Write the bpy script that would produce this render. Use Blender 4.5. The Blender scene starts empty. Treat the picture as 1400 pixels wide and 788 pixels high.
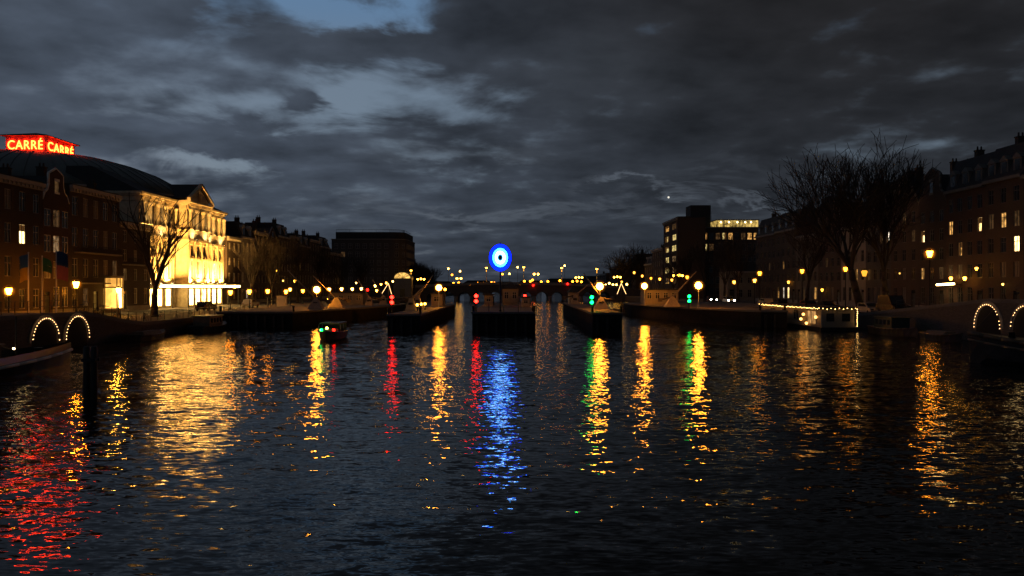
import bpy, math, random
from mathutils import Vector, Matrix
R = math.radians
sc = bpy.context.scene
col = sc.collection

# ------------------------------------------------------------------ camera, sky, light, exposure
CAM_H, FPX, HY = 5.0, 1088.0, 395.0        # eye height (m), focal length and horizon row of the photograph
cam_d = bpy.data.cameras.new('camera'); cam = bpy.data.objects.new('camera', cam_d); col.objects.link(cam)
cam.location = (0, 0, CAM_H); cam.rotation_euler = (R(90 - 0.05), 0, 0)
cam_d.sensor_width = 36; cam_d.lens = 36 * FPX / 1400; cam_d.clip_start = 0.2; cam_d.clip_end = 6000
sc.camera = cam
sc.view_settings.view_transform = 'Standard'; sc.view_settings.look = 'None'
sc.view_settings.exposure = 0.0; sc.view_settings.gamma = 1.0
sc.view_settings.use_curve_mapping = False
sc.render.filter_size = 1.9
cy = sc.cycles
cy.use_denoising = True
try:
    cy.denoiser = 'OPENIMAGEDENOISE'; cy.denoising_input_passes = 'RGB_ALBEDO_NORMAL'
except Exception: pass
cy.max_bounces = 5; cy.diffuse_bounces = 2; cy.glossy_bounces = 3; cy.transmission_bounces = 2
cy.sample_clamp_indirect = 60; cy.sample_clamp_direct = 0
cy.caustics_reflective = False; cy.caustics_refractive = False
cy.use_light_tree = True

SUN_EL, SUN_AZ = R(1.5), R(-35)
class NT:
    """small helper that adds and links shader nodes"""
    def __init__(s, tree): s.t = tree; s.n = tree.nodes; s.l = tree.links
    def add(s, typ, **kw):
        nd = s.n.new(typ)
        for k, v in kw.items(): setattr(nd, k, v)
        return nd
    def put(s, sock, v):
        if v is None: return
        if isinstance(v, bpy.types.NodeSocket): s.l.new(v, sock)
        else: sock.default_value = v
    def math(s, op, a, b=None, c=None, clamp=False):
        nd = s.add('ShaderNodeMath', operation=op, use_clamp=clamp)
        for i, v in enumerate((a, b, c)): s.put(nd.inputs[i], v)
        return nd.outputs[0]
    def vmath(s, op, a, b=None, scale=None):
        nd = s.add('ShaderNodeVectorMath', operation=op)
        s.put(nd.inputs[0], a); s.put(nd.inputs[1], b)
        if scale is not None: s.put(nd.inputs['Scale'], scale)
        return nd.outputs[0]
    def mix(s, f, a, b, mode='MIX'):
        nd = s.add('ShaderNodeMix', data_type='RGBA', blend_type=mode)
        s.put(nd.inputs[0], f); s.put(nd.inputs[6], a); s.put(nd.inputs[7], b)
        return nd.outputs[2]
    def noise(s, vec, scale, detail=4, rough=.55, dist=0.0, dims='3D'):
        nd = s.add('ShaderNodeTexNoise', noise_dimensions=dims)
        s.put(nd.inputs['Vector'], vec)
        nd.inputs['Scale'].default_value = scale; nd.inputs['Detail'].default_value = detail
        nd.inputs['Roughness'].default_value = rough; nd.inputs['Distortion'].default_value = dist
        return nd
    def ramp(s, v, a, b):
        nd = s.add('ShaderNodeMapRange', interpolation_type='SMOOTHSTEP')
        s.put(nd.inputs[0], v); s.put(nd.inputs[1], a); s.put(nd.inputs[2], b)
        return nd.outputs[0]

def c4(c): return (c[0], c[1], c[2], 1.0)

def build_world():
    w = bpy.data.worlds.new('World'); sc.world = w; w.use_nodes = True
    t = NT(w.node_tree); t.n.clear()
    tc = t.add('ShaderNodeTexCoord')
    d = t.vmath('NORMALIZE', tc.outputs['Generated'])
    sp = t.add('ShaderNodeSeparateXYZ'); t.put(sp.inputs[0], d)
    x, y, z = sp.outputs
    az = t.math('ARCTAN2', x, t.math('ABSOLUTE', y)); el = t.math('ARCSINE', z)
    # cloud deck: project the direction onto a flat layer, so the clouds flatten towards the horizon
    zz = t.math('ADD', t.math('MAXIMUM', z, 0.0), 0.16)
    pr = t.add('ShaderNodeCombineXYZ'); t.put(pr.inputs[0], t.math('DIVIDE', x, zz)); t.put(pr.inputs[1], t.math('DIVIDE', y, zz))
    big = t.noise(pr.outputs[0], 1.1, 5, .5, .1).outputs[0]
    med = t.noise(pr.outputs[0], 2.8, 5, .52, .15).outputs[0]
    wob = t.noise(pr.outputs[0], 1.7, 6, .62, .5)
    ws = t.add('ShaderNodeSeparateColor'); t.put(ws.inputs[0], wob.outputs[1])
    azw = t.math('ADD', az, t.math('MULTIPLY', t.math('SUBTRACT', ws.outputs[0], .5), .32))
    elw = t.math('ADD', el, t.math('MULTIPLY', t.math('SUBTRACT', ws.outputs[1], .5), .14))
    def blob(px, py, rx, ry, amp):
        """a soft opening (or bank) in the cloud deck round one compass direction"""
        u = math.atan((px - 700) / FPX); v = math.atan((HY - py) / FPX * math.cos(u))
        a = t.math('DIVIDE', t.math('SUBTRACT', azw, u), rx / FPX)
        b = t.math('DIVIDE', t.math('SUBTRACT', elw, v), ry / FPX)
        r2 = t.math('ADD', t.math('MULTIPLY', a, a), t.math('MULTIPLY', b, b))
        return t.math('MULTIPLY', t.math('EXPONENT', t.math('MULTIPLY', r2, -1.0)), amp)
    def total(lst):
        o = None
        for bl in lst:
            v = blob(*bl); o = v if o is None else t.math('ADD', o, v)
        return o
    gaps = total([(470, 0, 115, 32, 1.15), (320, 20, 40, 40, .45), (495, 128, 115, 38, 1.05), (330, 140, 110, 26, .5),
                  (170, 85, 60, 40, .1), (270, 232, 70, 22, .75), (600, 212, 90, 20, .4), (640, 165, 70, 25, .35),
                  (390, 300, 130, 30, .25), (395, 130, 34, 17, -.95), (230, 190, 140, 18, -.5), (560, 55, 150, 30, -.35)])
    streak = total([(880, 269, 60, 5, .6), (740, 300, 150, 8, .42), (1010, 279, 60, 4, .5), (640, 215, 90, 12, .3), (560, 300, 120, 10, .3), (1030, 222, 60, 7, .12),
                    (960, 252, 70, 7, .12), (620, 305, 70, 8, .25), (1090, 300, 60, 12, .15), (1230, 232, 60, 25, .1), (820, 120, 160, 40, .1)])
    m = t.math('ADD', gaps, t.math('MULTIPLY', t.math('SUBTRACT', big, .5), 1.3))
    m = t.math('ADD', m, t.math('MULTIPLY', t.math('SUBTRACT', med, .5), .9))
    fin = t.noise(pr.outputs[0], 7.0, 4, .52, .1).outputs[0]
    m = t.math('ADD', m, t.math('MULTIPLY', t.math('SUBTRACT', fin, .5), .75))
    m = t.ramp(m, .10, .86)
    # the clear evening sky above the deck
    sky = t.add('ShaderNodeTexSky', sky_type='NISHITA')
    sky.sun_disc = False; sky.sun_elevation = SUN_EL; sky.sun_rotation = SUN_AZ; sky.air_density = 1.0; sky.dust_density = .3; sky.ozone_density = 3
    clear = t.mix(.82, t.vmath('SCALE', sky.outputs[0], scale=.16), t.mix(t.ramp(el, .25, .34), (.165, .215, .28, 1), (.125, .22, .36, 1)))
    # cloud body: greyer and darker to the right and up, bluer to the left and low
    side = t.ramp(az, -.45, .42); high = t.ramp(el, .05, .36)
    body = t.mix(side, (.058, .074, .102, 1), (.021, .0245, .031, 1))
    body = t.mix(t.math('MULTIPLY', t.math('MULTIPLY', side, high), .75), body, (.0145, .0135, .0140, 1))
    body = t.mix(t.math('MULTIPLY', t.ramp(el, .11, .0), .55), body, (.026, .031, .041, 1))
    body = t.vmath('SCALE', body, scale=t.math('MAXIMUM', .25, t.math('ADD', -.40, t.math('ADD', t.math('ADD', t.math('MULTIPLY', med, 1.8), t.math('MULTIPLY', fin, .5)), t.math('MULTIPLY', big, .5)))))
    out = t.mix(m, body, clear)
    out = t.mix(t.math('MULTIPLY', t.math('MULTIPLY', streak, t.math('ADD', .3, t.math('MULTIPLY', med, 1.4))), 1.0, clamp=True), out, (.105, .125, .155, 1))
    out = t.vmath('SCALE', out, scale=t.math('SUBTRACT', 1.0, t.math('MULTIPLY', t.ramp(el, .36, .62), .5)))   # sky dimmed above the view, added to darken what the water mirrors
    # one bright planet low over the office tower
    u0, v0 = math.atan((914 - 700) / FPX), math.atan((HY - 272) / FPX * math.cos(math.atan((914 - 700) / FPX)))
    da, de = t.math('SUBTRACT', az, u0), t.math('SUBTRACT', el, v0)
    dd = t.math('ADD', t.math('ADD', t.math('MULTIPLY', da, da), t.math('MULTIPLY', de, de)), t.math('LESS_THAN', y, 0.0))
    out = t.mix(t.ramp(dd, (1.6 / FPX) ** 2, (.9 / FPX) ** 2), out, (1, .95, .8, 1))
    bg = t.add('ShaderNodeBackground'); t.put(bg.inputs[0], out); bg.inputs[1].default_value = 1.0
    o = t.add('ShaderNodeOutputWorld'); t.l.new(bg.outputs[0], o.inputs[0])
build_world()
sun_d = bpy.data.lights.new('dusk_sun', 'SUN'); sun_d.energy = 0.004; sun_d.angle = R(20); sun_d.color = (1, .8, .65)
sun = bpy.data.objects.new('dusk_sun', sun_d); col.objects.link(sun); sun.rotation_euler = (R(86), 0, SUN_AZ + R(180))

# ------------------------------------------------------------------ helpers
rng = random.Random(7)
def tag(o, label=None, cat=None, group=None, kind=None):
    if label: o['label'] = label
    if cat: o['category'] = cat
    if group: o['group'] = group
    if kind: o['kind'] = kind
    return o
def thing(name, label, cat, loc=(0, 0, 0), rz=0.0, group=None):
    o = bpy.data.objects.new(name, None); col.objects.link(o)
    o.location = loc; o.rotation_euler = (0, 0, rz); o.empty_display_size = .2
    return tag(o, label, cat, group)
def at(px, py, D):
    """world point that lies D metres ahead on the photograph's ray (px, py)"""
    return Vector(((px - 700) / FPX * D, D, CAM_H - (py - HY) / FPX * D))
def link(name, me, parent=None, loc=None):
    o = bpy.data.objects.new(name, me); col.objects.link(o)
    if parent: o.parent = parent
    if loc is not None: o.location = loc
    return o
def copy_tree(o, parent=None):
    c = o.copy(); col.objects.link(c); c.parent = parent
    for ch in list(o.children): copy_tree(ch, c)
    return c

class MB:
    """collects shapes and links them as one mesh object"""
    def __init__(s): s.v = []; s.f = []; s.sm = []
    def add(s, vs, fs, smooth=False):
        b = len(s.v); s.v += [tuple(p) for p in vs]
        for f in fs: s.f.append(tuple(i + b for i in f)); s.sm.append(smooth)
        return s
    def box(s, x0, x1, y0, y1, z0, z1):
        return s.add([(x0, y0, z0), (x1, y0, z0), (x1, y1, z0), (x0, y1, z0), (x0, y0, z1), (x1, y0, z1), (x1, y1, z1), (x0, y1, z1)],
                     [(0, 3, 2, 1), (4, 5, 6, 7), (0, 1, 5, 4), (1, 2, 6, 5), (2, 3, 7, 6), (3, 0, 4, 7)])
    def tube(s, p0, p1, r0, r1=None, n=6, caps=True):
        r1 = r0 if r1 is None else r1
        p0, p1 = Vector(p0), Vector(p1); d = (p1 - p0)
        if d.length < 1e-6: return s
        d.normalize(); a = d.orthogonal().normalized(); b = d.cross(a)
        vs = []
        for p, r in ((p0, r0), (p1, r1)):
            for k in range(n):
                t = 2 * math.pi * k / n; vs.append(p + a * (r * math.cos(t)) + b * (r * math.sin(t)))
        fs = [(k, (k + 1) % n, n + (k + 1) % n, n + k) for k in range(n)]
        if caps: fs += [tuple(range(n - 1, -1, -1)), tuple(range(n, 2 * n))]
        return s.add(vs, fs, n > 5)
    def path(s, pts, r, n=6):
        for a, b in zip(pts, pts[1:]): s.tube(a, b, r, r, n)
        return s
    def lathe(s, prof, n=16, c=(0, 0, 0), smooth=True, a0=0.0):
        vs = []; fs = []
        for r, z in prof:
            for k in range(n):
                t = 2 * math.pi * k / n + a0; vs.append((c[0] + r * math.cos(t), c[1] + r * math.sin(t), c[2] + z))
        for i in range(len(prof) - 1):
            for k in range(n):
                a, b = i * n + k, i * n + (k + 1) % n; fs.append((a, b, b + n, a + n))
        s.add(vs, fs, smooth)
        m = len(prof) - 1
        return s.add([vs[k] for k in range(n)] + [vs[m * n + k] for k in range(n)], [tuple(range(n - 1, -1, -1)), tuple(range(n, 2 * n))])
    def sphere(s, c, r, n=10, m=6, sz=1.0):
        return s.lathe([(max(1e-3, r * math.sin(math.pi * i / m)), -r * sz * math.cos(math.pi * i / m)) for i in range(m + 1)], n, c)
    def prism(s, poly, axis, a, b):
        """extrude a 2-D polygon: axis 'y' takes (x, z) points, 'x' takes (y, z), 'z' takes (x, y)"""
        n = len(poly)
        def P(p, t): return {'y': (p[0], t, p[1]), 'x': (t, p[0], p[1]), 'z': (p[0], p[1], t)}[axis]
        vs = [P(p, a) for p in poly] + [P(p, b) for p in poly]
        return s.add(vs, [tuple(range(n - 1, -1, -1)), tuple(range(n, 2 * n))] + [(k, (k + 1) % n, n + (k + 1) % n, n + k) for k in range(n)])
    def loft(s, rings, smooth=True, closed=False):
        n = len(rings[0]); vs = [p for r in rings for p in r]; fs = []
        for i in range(len(rings) - 1):
            for k in range(n if closed else n - 1):
                a, b = i * n + k, i * n + (k + 1) % n; fs.append((a, b, b + n, a + n))
        return s.add(vs, fs, smooth)
    def mesh(s, name, mat):
        me = bpy.data.meshes.new(name); me.from_pydata(s.v, [], s.f); me.materials.append(mat)
        me.polygons.foreach_set('use_smooth', s.sm)
        me.update(); return me
    def build(s, name, mat, parent=None, loc=None): return link(name, s.mesh(name, mat), parent, loc)
def recalc(me):
    import bmesh
    bm = bmesh.new(); bm.from_mesh(me); bmesh.ops.recalc_face_normals(bm, faces=bm.faces); bm.to_mesh(me); bm.free(); me.update()

# ------------------------------------------------------------------ materials
MATS = {}
def surf(name, c, rough=.7, var=.25, scale=3.0, metal=0.0, spec=.4, bump=.0, c2=None, gradz=None):
    if name in MATS: return MATS[name]
    m = bpy.data.materials.new(name); m.use_nodes = True; t = NT(m.node_tree); b = t.n['Principled BSDF']
    tc = t.add('ShaderNodeTexCoord')
    n1 = t.noise(tc.outputs['Object'], scale, 6, .6).outputs[0]; n2 = t.noise(tc.outputs['Object'], scale * .17, 3, .5).outputs[0]
    k = t.math('ADD', t.math('MULTIPLY', n1, .6), t.math('MULTIPLY', n2, .4))
    k = t.ramp(k, .3, .7)
    lo = tuple(v * (1 - var) for v in c); hi = c2 or tuple(min(1, v * (1 + var)) for v in c)
    t.put(b.inputs['Base Color'], t.mix(k, c4(lo), c4(hi)))
    t.put(b.inputs['Roughness'], t.math('ADD', rough - .08, t.math('MULTIPLY', n1, .16)))
    b.inputs['Metallic'].default_value = metal; b.inputs['Specular IOR Level'].default_value = spec
    if bump:
        bp = t.add('ShaderNodeBump'); bp.inputs['Strength'].default_value = .6; bp.inputs['Distance'].default_value = bump
        t.put(bp.inputs['Height'], n1); t.l.new(bp.outputs[0], b.inputs['Normal'])
    MATS[name] = m; return m
def brick(name, c, mortar=(.10, .09, .08), scale=1.0):
    if name in MATS: return MATS[name]
    m = bpy.data.materials.new(name); m.use_nodes = True; t = NT(m.node_tree); b = t.n['Principled BSDF']
    tc = t.add('ShaderNodeTexCoord'); sp = t.add('ShaderNodeSeparateXYZ'); t.put(sp.inputs[0], tc.outputs['Object'])
    cv = t.add('ShaderNodeCombineXYZ'); t.put(cv.inputs[0], t.math('ADD', sp.outputs[0], sp.outputs[1])); t.put(cv.inputs[1], sp.outputs[2])
    br = t.add('ShaderNodeTexBrick'); t.put(br.inputs['Vector'], cv.outputs[0])
    br.inputs['Scale'].default_value = scale; br.inputs['Brick Width'].default_value = .22; br.inputs['Row Height'].default_value = .075
    br.inputs['Mortar Size'].default_value = .008
    br.inputs['Color1'].default_value = c4(tuple(v * .75 for v in c)); br.inputs['Color2'].default_value = c4(tuple(v * 1.25 for v in c)); br.inputs['Mortar'].default_value = c4(mortar)
    n = t.noise(tc.outputs['Object'], .5, 5, .6).outputs[0]
    t.put(b.inputs['Base Color'], t.mix(t.math('MULTIPLY', n, .7), br.outputs[0], (.05, .045, .04, 1)))
    b.inputs['Roughness'].default_value = .85; b.inputs['Specular IOR Level'].default_value = .25
    MATS[name] = m; return m
def glow(name, c, s, var=0.0, scale=2.0):
    """a thing that gives off light; var > 0 makes a lit room of uneven brightness behind a window"""
    if name in MATS: return MATS[name]
    m = bpy.data.materials.new(name); m.use_nodes = True; t = NT(m.node_tree); t.n.clear()
    e = t.add('ShaderNodeEmission'); e.inputs[0].default_value = c4(c); e.inputs[1].default_value = s
    if var:
        tc = t.add('ShaderNodeTexCoord'); oi = t.add('ShaderNodeObjectInfo')
        v = t.vmath('ADD', tc.outputs['Object'], oi.outputs['Location'])
        n = t.ramp(t.noise(v, scale, 3, .6, .4).outputs[0], .35, .68)
        t.put(e.inputs[1], t.math('MULTIPLY', t.math('ADD', 1 - var, t.math('MULTIPLY', n, 1.6 * var)), s))
    o = t.add('ShaderNodeOutputMaterial'); t.l.new(e.outputs[0], o.inputs[0]); MATS[name] = m; return m
def water():
    m = bpy.data.materials.new('water'); m.use_nodes = True; t = NT(m.node_tree); b = t.n['Principled BSDF']
    g = t.add('ShaderNodeNewGeometry'); p = g.outputs['Position']
    def slopes(sx, sy, amp, det, rough, off, dist=.0):
        mp = t.add('ShaderNodeMapping'); t.put(mp.inputs[0], p); mp.inputs['Scale'].default_value = (sx, sy, 1); mp.inputs['Location'].default_value = off
        mp.inputs['Rotation'].default_value = (0, 0, R(8))
        n = t.noise(mp.outputs[0], 1.0, det, rough, dist, '2D').outputs[1]
        return t.vmath('SCALE', t.vmath('SUBTRACT', n, (.5, .5, .5)), scale=amp)
    gust = t.ramp(t.noise(p, .045, 3, .55).outputs[0], .3, .7)
    a = slopes(.22, .42, WAVE[0], 1.0, .5, (3, 1, 0))
    c = slopes(.9, 2.5, WAVE[1], 1.5, .5, (7, 5, 0), .4)
    d = slopes(3.0, 8.0, WAVE[2], 1.5, .55, (1, 9, 0), .3)
    s = t.vmath('ADD', a, t.vmath('SCALE', t.vmath('ADD', c, d), scale=t.math('ADD', .7, t.math('MULTIPLY', gust, .5))))
    sp = t.add('ShaderNodeSeparateXYZ'); t.put(sp.inputs[0], s)
    cb = t.add('ShaderNodeCombineXYZ'); t.put(cb.inputs[0], sp.outputs[0]); t.put(cb.inputs[1], sp.outputs[1]); cb.inputs[2].default_value = 1
    t.put(b.inputs['Normal'], t.vmath('NORMALIZE', cb.outputs[0]))
    b.inputs['Base Color'].default_value = (.004, .0055, .006, 1); b.inputs['Roughness'].default_value = WAVE[3]
    b.inputs['IOR'].default_value = 1.333; b.inputs['Specular IOR Level'].default_value = .37
    return m
WAVE = (.08, .26, .29, .05)
M_WATER = water()
BR_DARK = brick('dark_brick', (.055, .03, .022)); BR_RED = brick('red_brick', (.085, .038, .026)); BR_BROWN = brick('brown_brick', (.075, .046, .032))
BR_PALE = brick('pale_brick', (.16, .13, .1)); BR_GREY = brick('grey_brick', (.07, .068, .066))
PLASTER = surf('cream_plaster', (.22, .19, .155), .85, .15, 1.5); STONE = surf('pale_stone', (.24, .22, .19), .8, .22, 2.0)
CSTONE = surf('theatre_stone', (.42, .36, .25), .8, .32, 1.8); WHITE = surf('white_paint', (.72, .70, .64), .5, .1, 3)
TRIM = surf('trim_paint', (.34, .31, .27), .55, .12, 3); SLATE = surf('slate_roof', (.028, .03, .033), .85, .3, 6)
LEAD = surf('grey_green_roof', (.075, .09, .08), .5, .25, .8); TILE = surf('red_roof_tile', (.16, .06, .04), .8, .3, 5)
CONC = surf('grey_concrete', (.22, .22, .21), .85, .2, 1.2); GLASSY = surf('dark_window_glass', (.02, .024, .028), .16, .3, .6, spec=.6)
CURTAIN = surf('pale_curtained_window', (.2, .18, .15), .6, .25, 4); IRON = surf('black_iron', (.02, .021, .022), .45, .3, 8, .6)
GREENPAINT = surf('dark_green_paint', (.018, .04, .03), .4, .2, 8); DOORP = surf('dark_door_paint', (.03, .035, .03), .35, .2, 5)
QUAY = brick('quay_brick', (.13, .10, .08), scale=.7); COPE = surf('bluestone_coping', (.11, .105, .1), .75, .2, 2)
PAVE = surf('quay_paving', (.10, .082, .066), .8, .3, 5); LOCKW = surf('wet_lock_wall', (.022, .02, .018), .9, .4, 1.2, bump=.03, spec=.12)
WOOD = surf('weathered_wood', (.10, .075, .05), .8, .35, 6); PILEW = surf('tarred_pile', (.022, .019, .016), .6, .35, 7)
PALEWOOD = surf('weathered_pale_beam', (.26, .22, .18), .6, .2, 4); BARK = surf('bark', (.035, .028, .022), .9, .35, 9)
TWIG = surf('twig', (.028, .022, .017), .9, .3, 6); HULLB = surf('black_hull', (.016, .017, .019), .35, .4, 2)
TARP = surf('brown_canvas', (.17, .12, .08), .85, .25, 3); HULLG = surf('dark_green_hull', (.02, .04, .035), .35, .2, 2)
RUBBER = surf('rubber', (.015, .015, .015), .8, .2, 8); CARB = surf('black_car_paint', (.012, .013, .015), .25, .2, 2, spec=.6)
CARS = surf('silver_car_paint', (.35, .36, .37), .3, .1, 2, .5); CARR = surf('dark_red_car_paint', (.14, .012, .012), .3, .1, 2)
STEEL = surf('galvanised_steel', (.28, .29, .3), .45, .2, 6, .8)
DULL = surf('dull_window_glass', (.025, .028, .032), .5, .3, .6)
L_MID = glow('soft_lit_room', (1, .6, .28), .26, .7, 1.2)
L_WARM = glow('warm_lit_room', (1, .5, .13), .9, .8, 1.6); L_DIM = glow('dim_lit_room', (1, .52, .2), .07, .7, 1.4); L_BRT = glow('bright_lit_room', (1, .66, .25), 5.0, .5, 1.2)
L_OFF = glow('office_light', (1, .74, .26), .9, .7, 1.1); L_WHT = glow('white_lit_room', (1, .86, .66), 2.2, .6, 1.4)
LIT = (L_WARM, L_BRT, L_OFF, L_WHT)
# ------------------------------------------------------------------ the setting: water, quays, streets
LX, RX = -37.0, 43.0                      # the two quay edges
def zl(y): return 1.4 + 1.4 * max(0, min(1, (79 - y) / 10))
def zr(y): return 1.55 + 2.3 * max(0, min(1, (100 - y) / 28))
mb = MB(); mb.add([(-120, -40, 0), (120, -40, 0), (120, 905, 0), (-120, 905, 0)], [(0, 1, 2, 3)])
tag(mb.build('water', M_WATER), kind='structure')
def bank(name, x0, xs, zf):
    ys = [-40, 20, 50, 60, 66, 69, 72, 76, 80, 84, 88, 92, 95, 100, 110, 140, 200, 302, 420, 900]
    xs = [x0] + xs; m = MB(); n = len(xs)
    vs = [(x, y, zf(y)) for y in ys for x in xs]
    m.add(vs, [(j * n + i, j * n + i + 1, (j + 1) * n + i + 1, (j + 1) * n + i) for j in range(len(ys) - 1) for i in range(n - 1)])
    o = tag(m.build(name, PAVE), kind='structure'); recalc(o.data)
    # the quay wall under its edge
    w = MB(); s = 1 if x0 < 0 else -1
    for a, b in zip(ys, ys[1:]):
        w.add([(x0, a, -2), (x0, b, -2), (x0, b, zf(b) - .004), (x0, a, zf(a) - .004)], [(0, 1, 2, 3)])
    wo = w.build('quay_wall', QUAY); recalc(wo.data)
    tag(wo, 'long dark brick quay wall on the %s bank with pale coping' % ('theatre' if x0 < 0 else 'houseboat'), 'quay wall')
    k = MB()
    for a, b in zip(ys, ys[1:]):
        k.add([(x0 - s * .35, a, zf(a) + .003), (x0 - s * .35, b, zf(b) + .003), (x0 + s * .06, b, zf(b) + .003), (x0 + s * .06, a, zf(a) + .003),
               (x0 + s * .06, a, zf(a) - .22), (x0 + s * .06, b, zf(b) - .22), (x0 - s * .35, a, zf(a) + .12), (x0 - s * .35, b, zf(b) + .12), (x0 + s * .06, a, zf(a) + .12), (x0 + s * .06, b, zf(b) + .12)],
              [(6, 7, 9, 8), (8, 9, 5, 4), (0, 1, 7, 6)])
    k.build('coping', COPE, wo)
bank('left_bank', LX, [-40, -46, -60, -200, -1500], zl)
bank('right_bank', RX, [46, 52, 60, 200, 1500], zr)
mb = MB(); mb.add([(-1600, 899, 1.2), (1600, 899, 1.2), (1600, 3500, 1.2), (-1600, 3500, 1.2)], [(0, 1, 2, 3)])
tag(mb.build('far_ground', PAVE), kind='structure')
for nm, x0, x1, zf in (('left_road', -55.5, -49, zl), ('right_road', 49, 56, zr)):
    ys = [88, 92, 95, 100, 150, 300]; m = MB()
    vs = [(x, y, zf(y) + .006) for y in ys for x in (x0, x1)]
    m.add(vs, [(2 * i, 2 * i + 1, 2 * i + 3, 2 * i + 2) for i in range(len(ys) - 1)])
    tag(m.build(nm, surf('asphalt', (.05, .05, .052), .85, .25, 8)), kind='structure')

# ------------------------------------------------------------------ buildings
_wc = {}
def window(root, x, z, w, h, pane, style='cross', y=0.0, label=None, trim=None, sill=False):
    """a window set into a wall opening: pane with frame (and sill) as its own pieces"""
    trim = trim or TRIM; key = (round(w, 2), round(h, 2), pane.name, style, trim.name)
    if key not in _wc:
        p = MB().box(-w / 2, w / 2, .14, .17, 0, h); f = MB(); t = .06
        f.box(-w / 2, -w / 2 + t, .05, .135, 0, h); f.box(w / 2 - t, w / 2, .05, .135, 0, h)
        f.box(-w / 2 + t, w / 2 - t, .05, .135, 0, t); f.box(-w / 2 + t, w / 2 - t, .05, .135, h - t, h)
        if style in ('cross', 'tall'): f.box(-w / 2 + t, w / 2 - t, .06, .13, h * .66 - .03, h * .66 + .03)
        if style in ('cross', 'bars'): f.box(-.03, .03, .055, .132, t, h - t)
        if style == 'bars':
            for k in (.33, .66): f.box(-w / 2 + t, -.03, .06, .13, h * k - .02, h * k + .02); f.box(.03, w / 2 - t, .06, .13, h * k - .02, h * k + .02)
        _wc[key] = (p.mesh('window', pane), f.mesh('frame', trim))
    o = link('window', _wc[key][0], root, (x, y, z)); link('frame', _wc[key][1], o)
    if sill: MB().box(-w / 2 - .08, w / 2 + .08, -.10, .05, -.12, -.005).build('sill', STONE, o)
    if label: o['label'] = label
    if pane in LIT and rng.random() < .85:
        cl = glow('lit_curtain', (1, .42, .11), .10, .5, 3.0)
        for sd in (-1, 1):
            q = w * rng.choice((0, .12, .2, .3, .42))
            if q: MB().prism([(sd * (w / 2 - .06), .06 * 0), (sd * (w / 2 - .06), h - .07), (sd * (w / 2 - q * rng.uniform(.6, 1)), h - .07), (sd * (w / 2 - q), .0)], 'y', .136, .1385).build('curtain', cl, o, (0, 0, .03))
        if rng.random() < .4: b_ = h * rng.uniform(.2, .5); MB().box(-w / 2 + .06, w / 2 - .06, .1361, .1383, h - b_, h - .07).build('blind', cl, o)
    return o
def wall_mesh(W, H, ops, depth, rv=.2, y=0.0, x0=None):
    """front wall with real openings and reveals, plus the side and back walls"""
    m = MB(); a = -W / 2; b = W / 2
    xs = sorted({a, b} | {round(v, 4) for o in ops for v in (o[0], o[1])}); zs = sorted({0, H} | {round(v, 4) for o in ops for v in (o[2], o[3])})
    for i in range(len(xs) - 1):
        for j in range(len(zs) - 1):
            cx, cz = (xs[i] + xs[i + 1]) / 2, (zs[j] + zs[j + 1]) / 2
            if any(o[0] < cx < o[1] and o[2] < cz < o[3] for o in ops): continue
            m.add([(xs[i], y, zs[j]), (xs[i + 1], y, zs[j]), (xs[i + 1], y, zs[j + 1]), (xs[i], y, zs[j + 1])], [(0, 1, 2, 3)])
    for (u, v, p, q) in ops:
        m.add([(u, y, p), (v, y, p), (v, y, q), (u, y, q), (u, y + rv, p), (v, y + rv, p), (v, y + rv, q), (u, y + rv, q)],
              [(0, 4, 5, 1), (1, 5, 6, 2), (2, 6, 7, 3), (3, 7, 4, 0), (4, 7, 6, 5)])
    d = y + depth
    m.add([(a, y, 0), (b, y, 0), (b, d, 0), (a, d, 0), (a, y, H), (b, y, H), (b, d, H), (a, d, H)], [(1, 2, 6, 5), (2, 3, 7, 6), (3, 0, 4, 7), (4, 5, 6, 7)])
    return m
GROUP_L, GROUP_R = 'houses along the theatre bank', 'houses along the houseboat bank'
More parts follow.
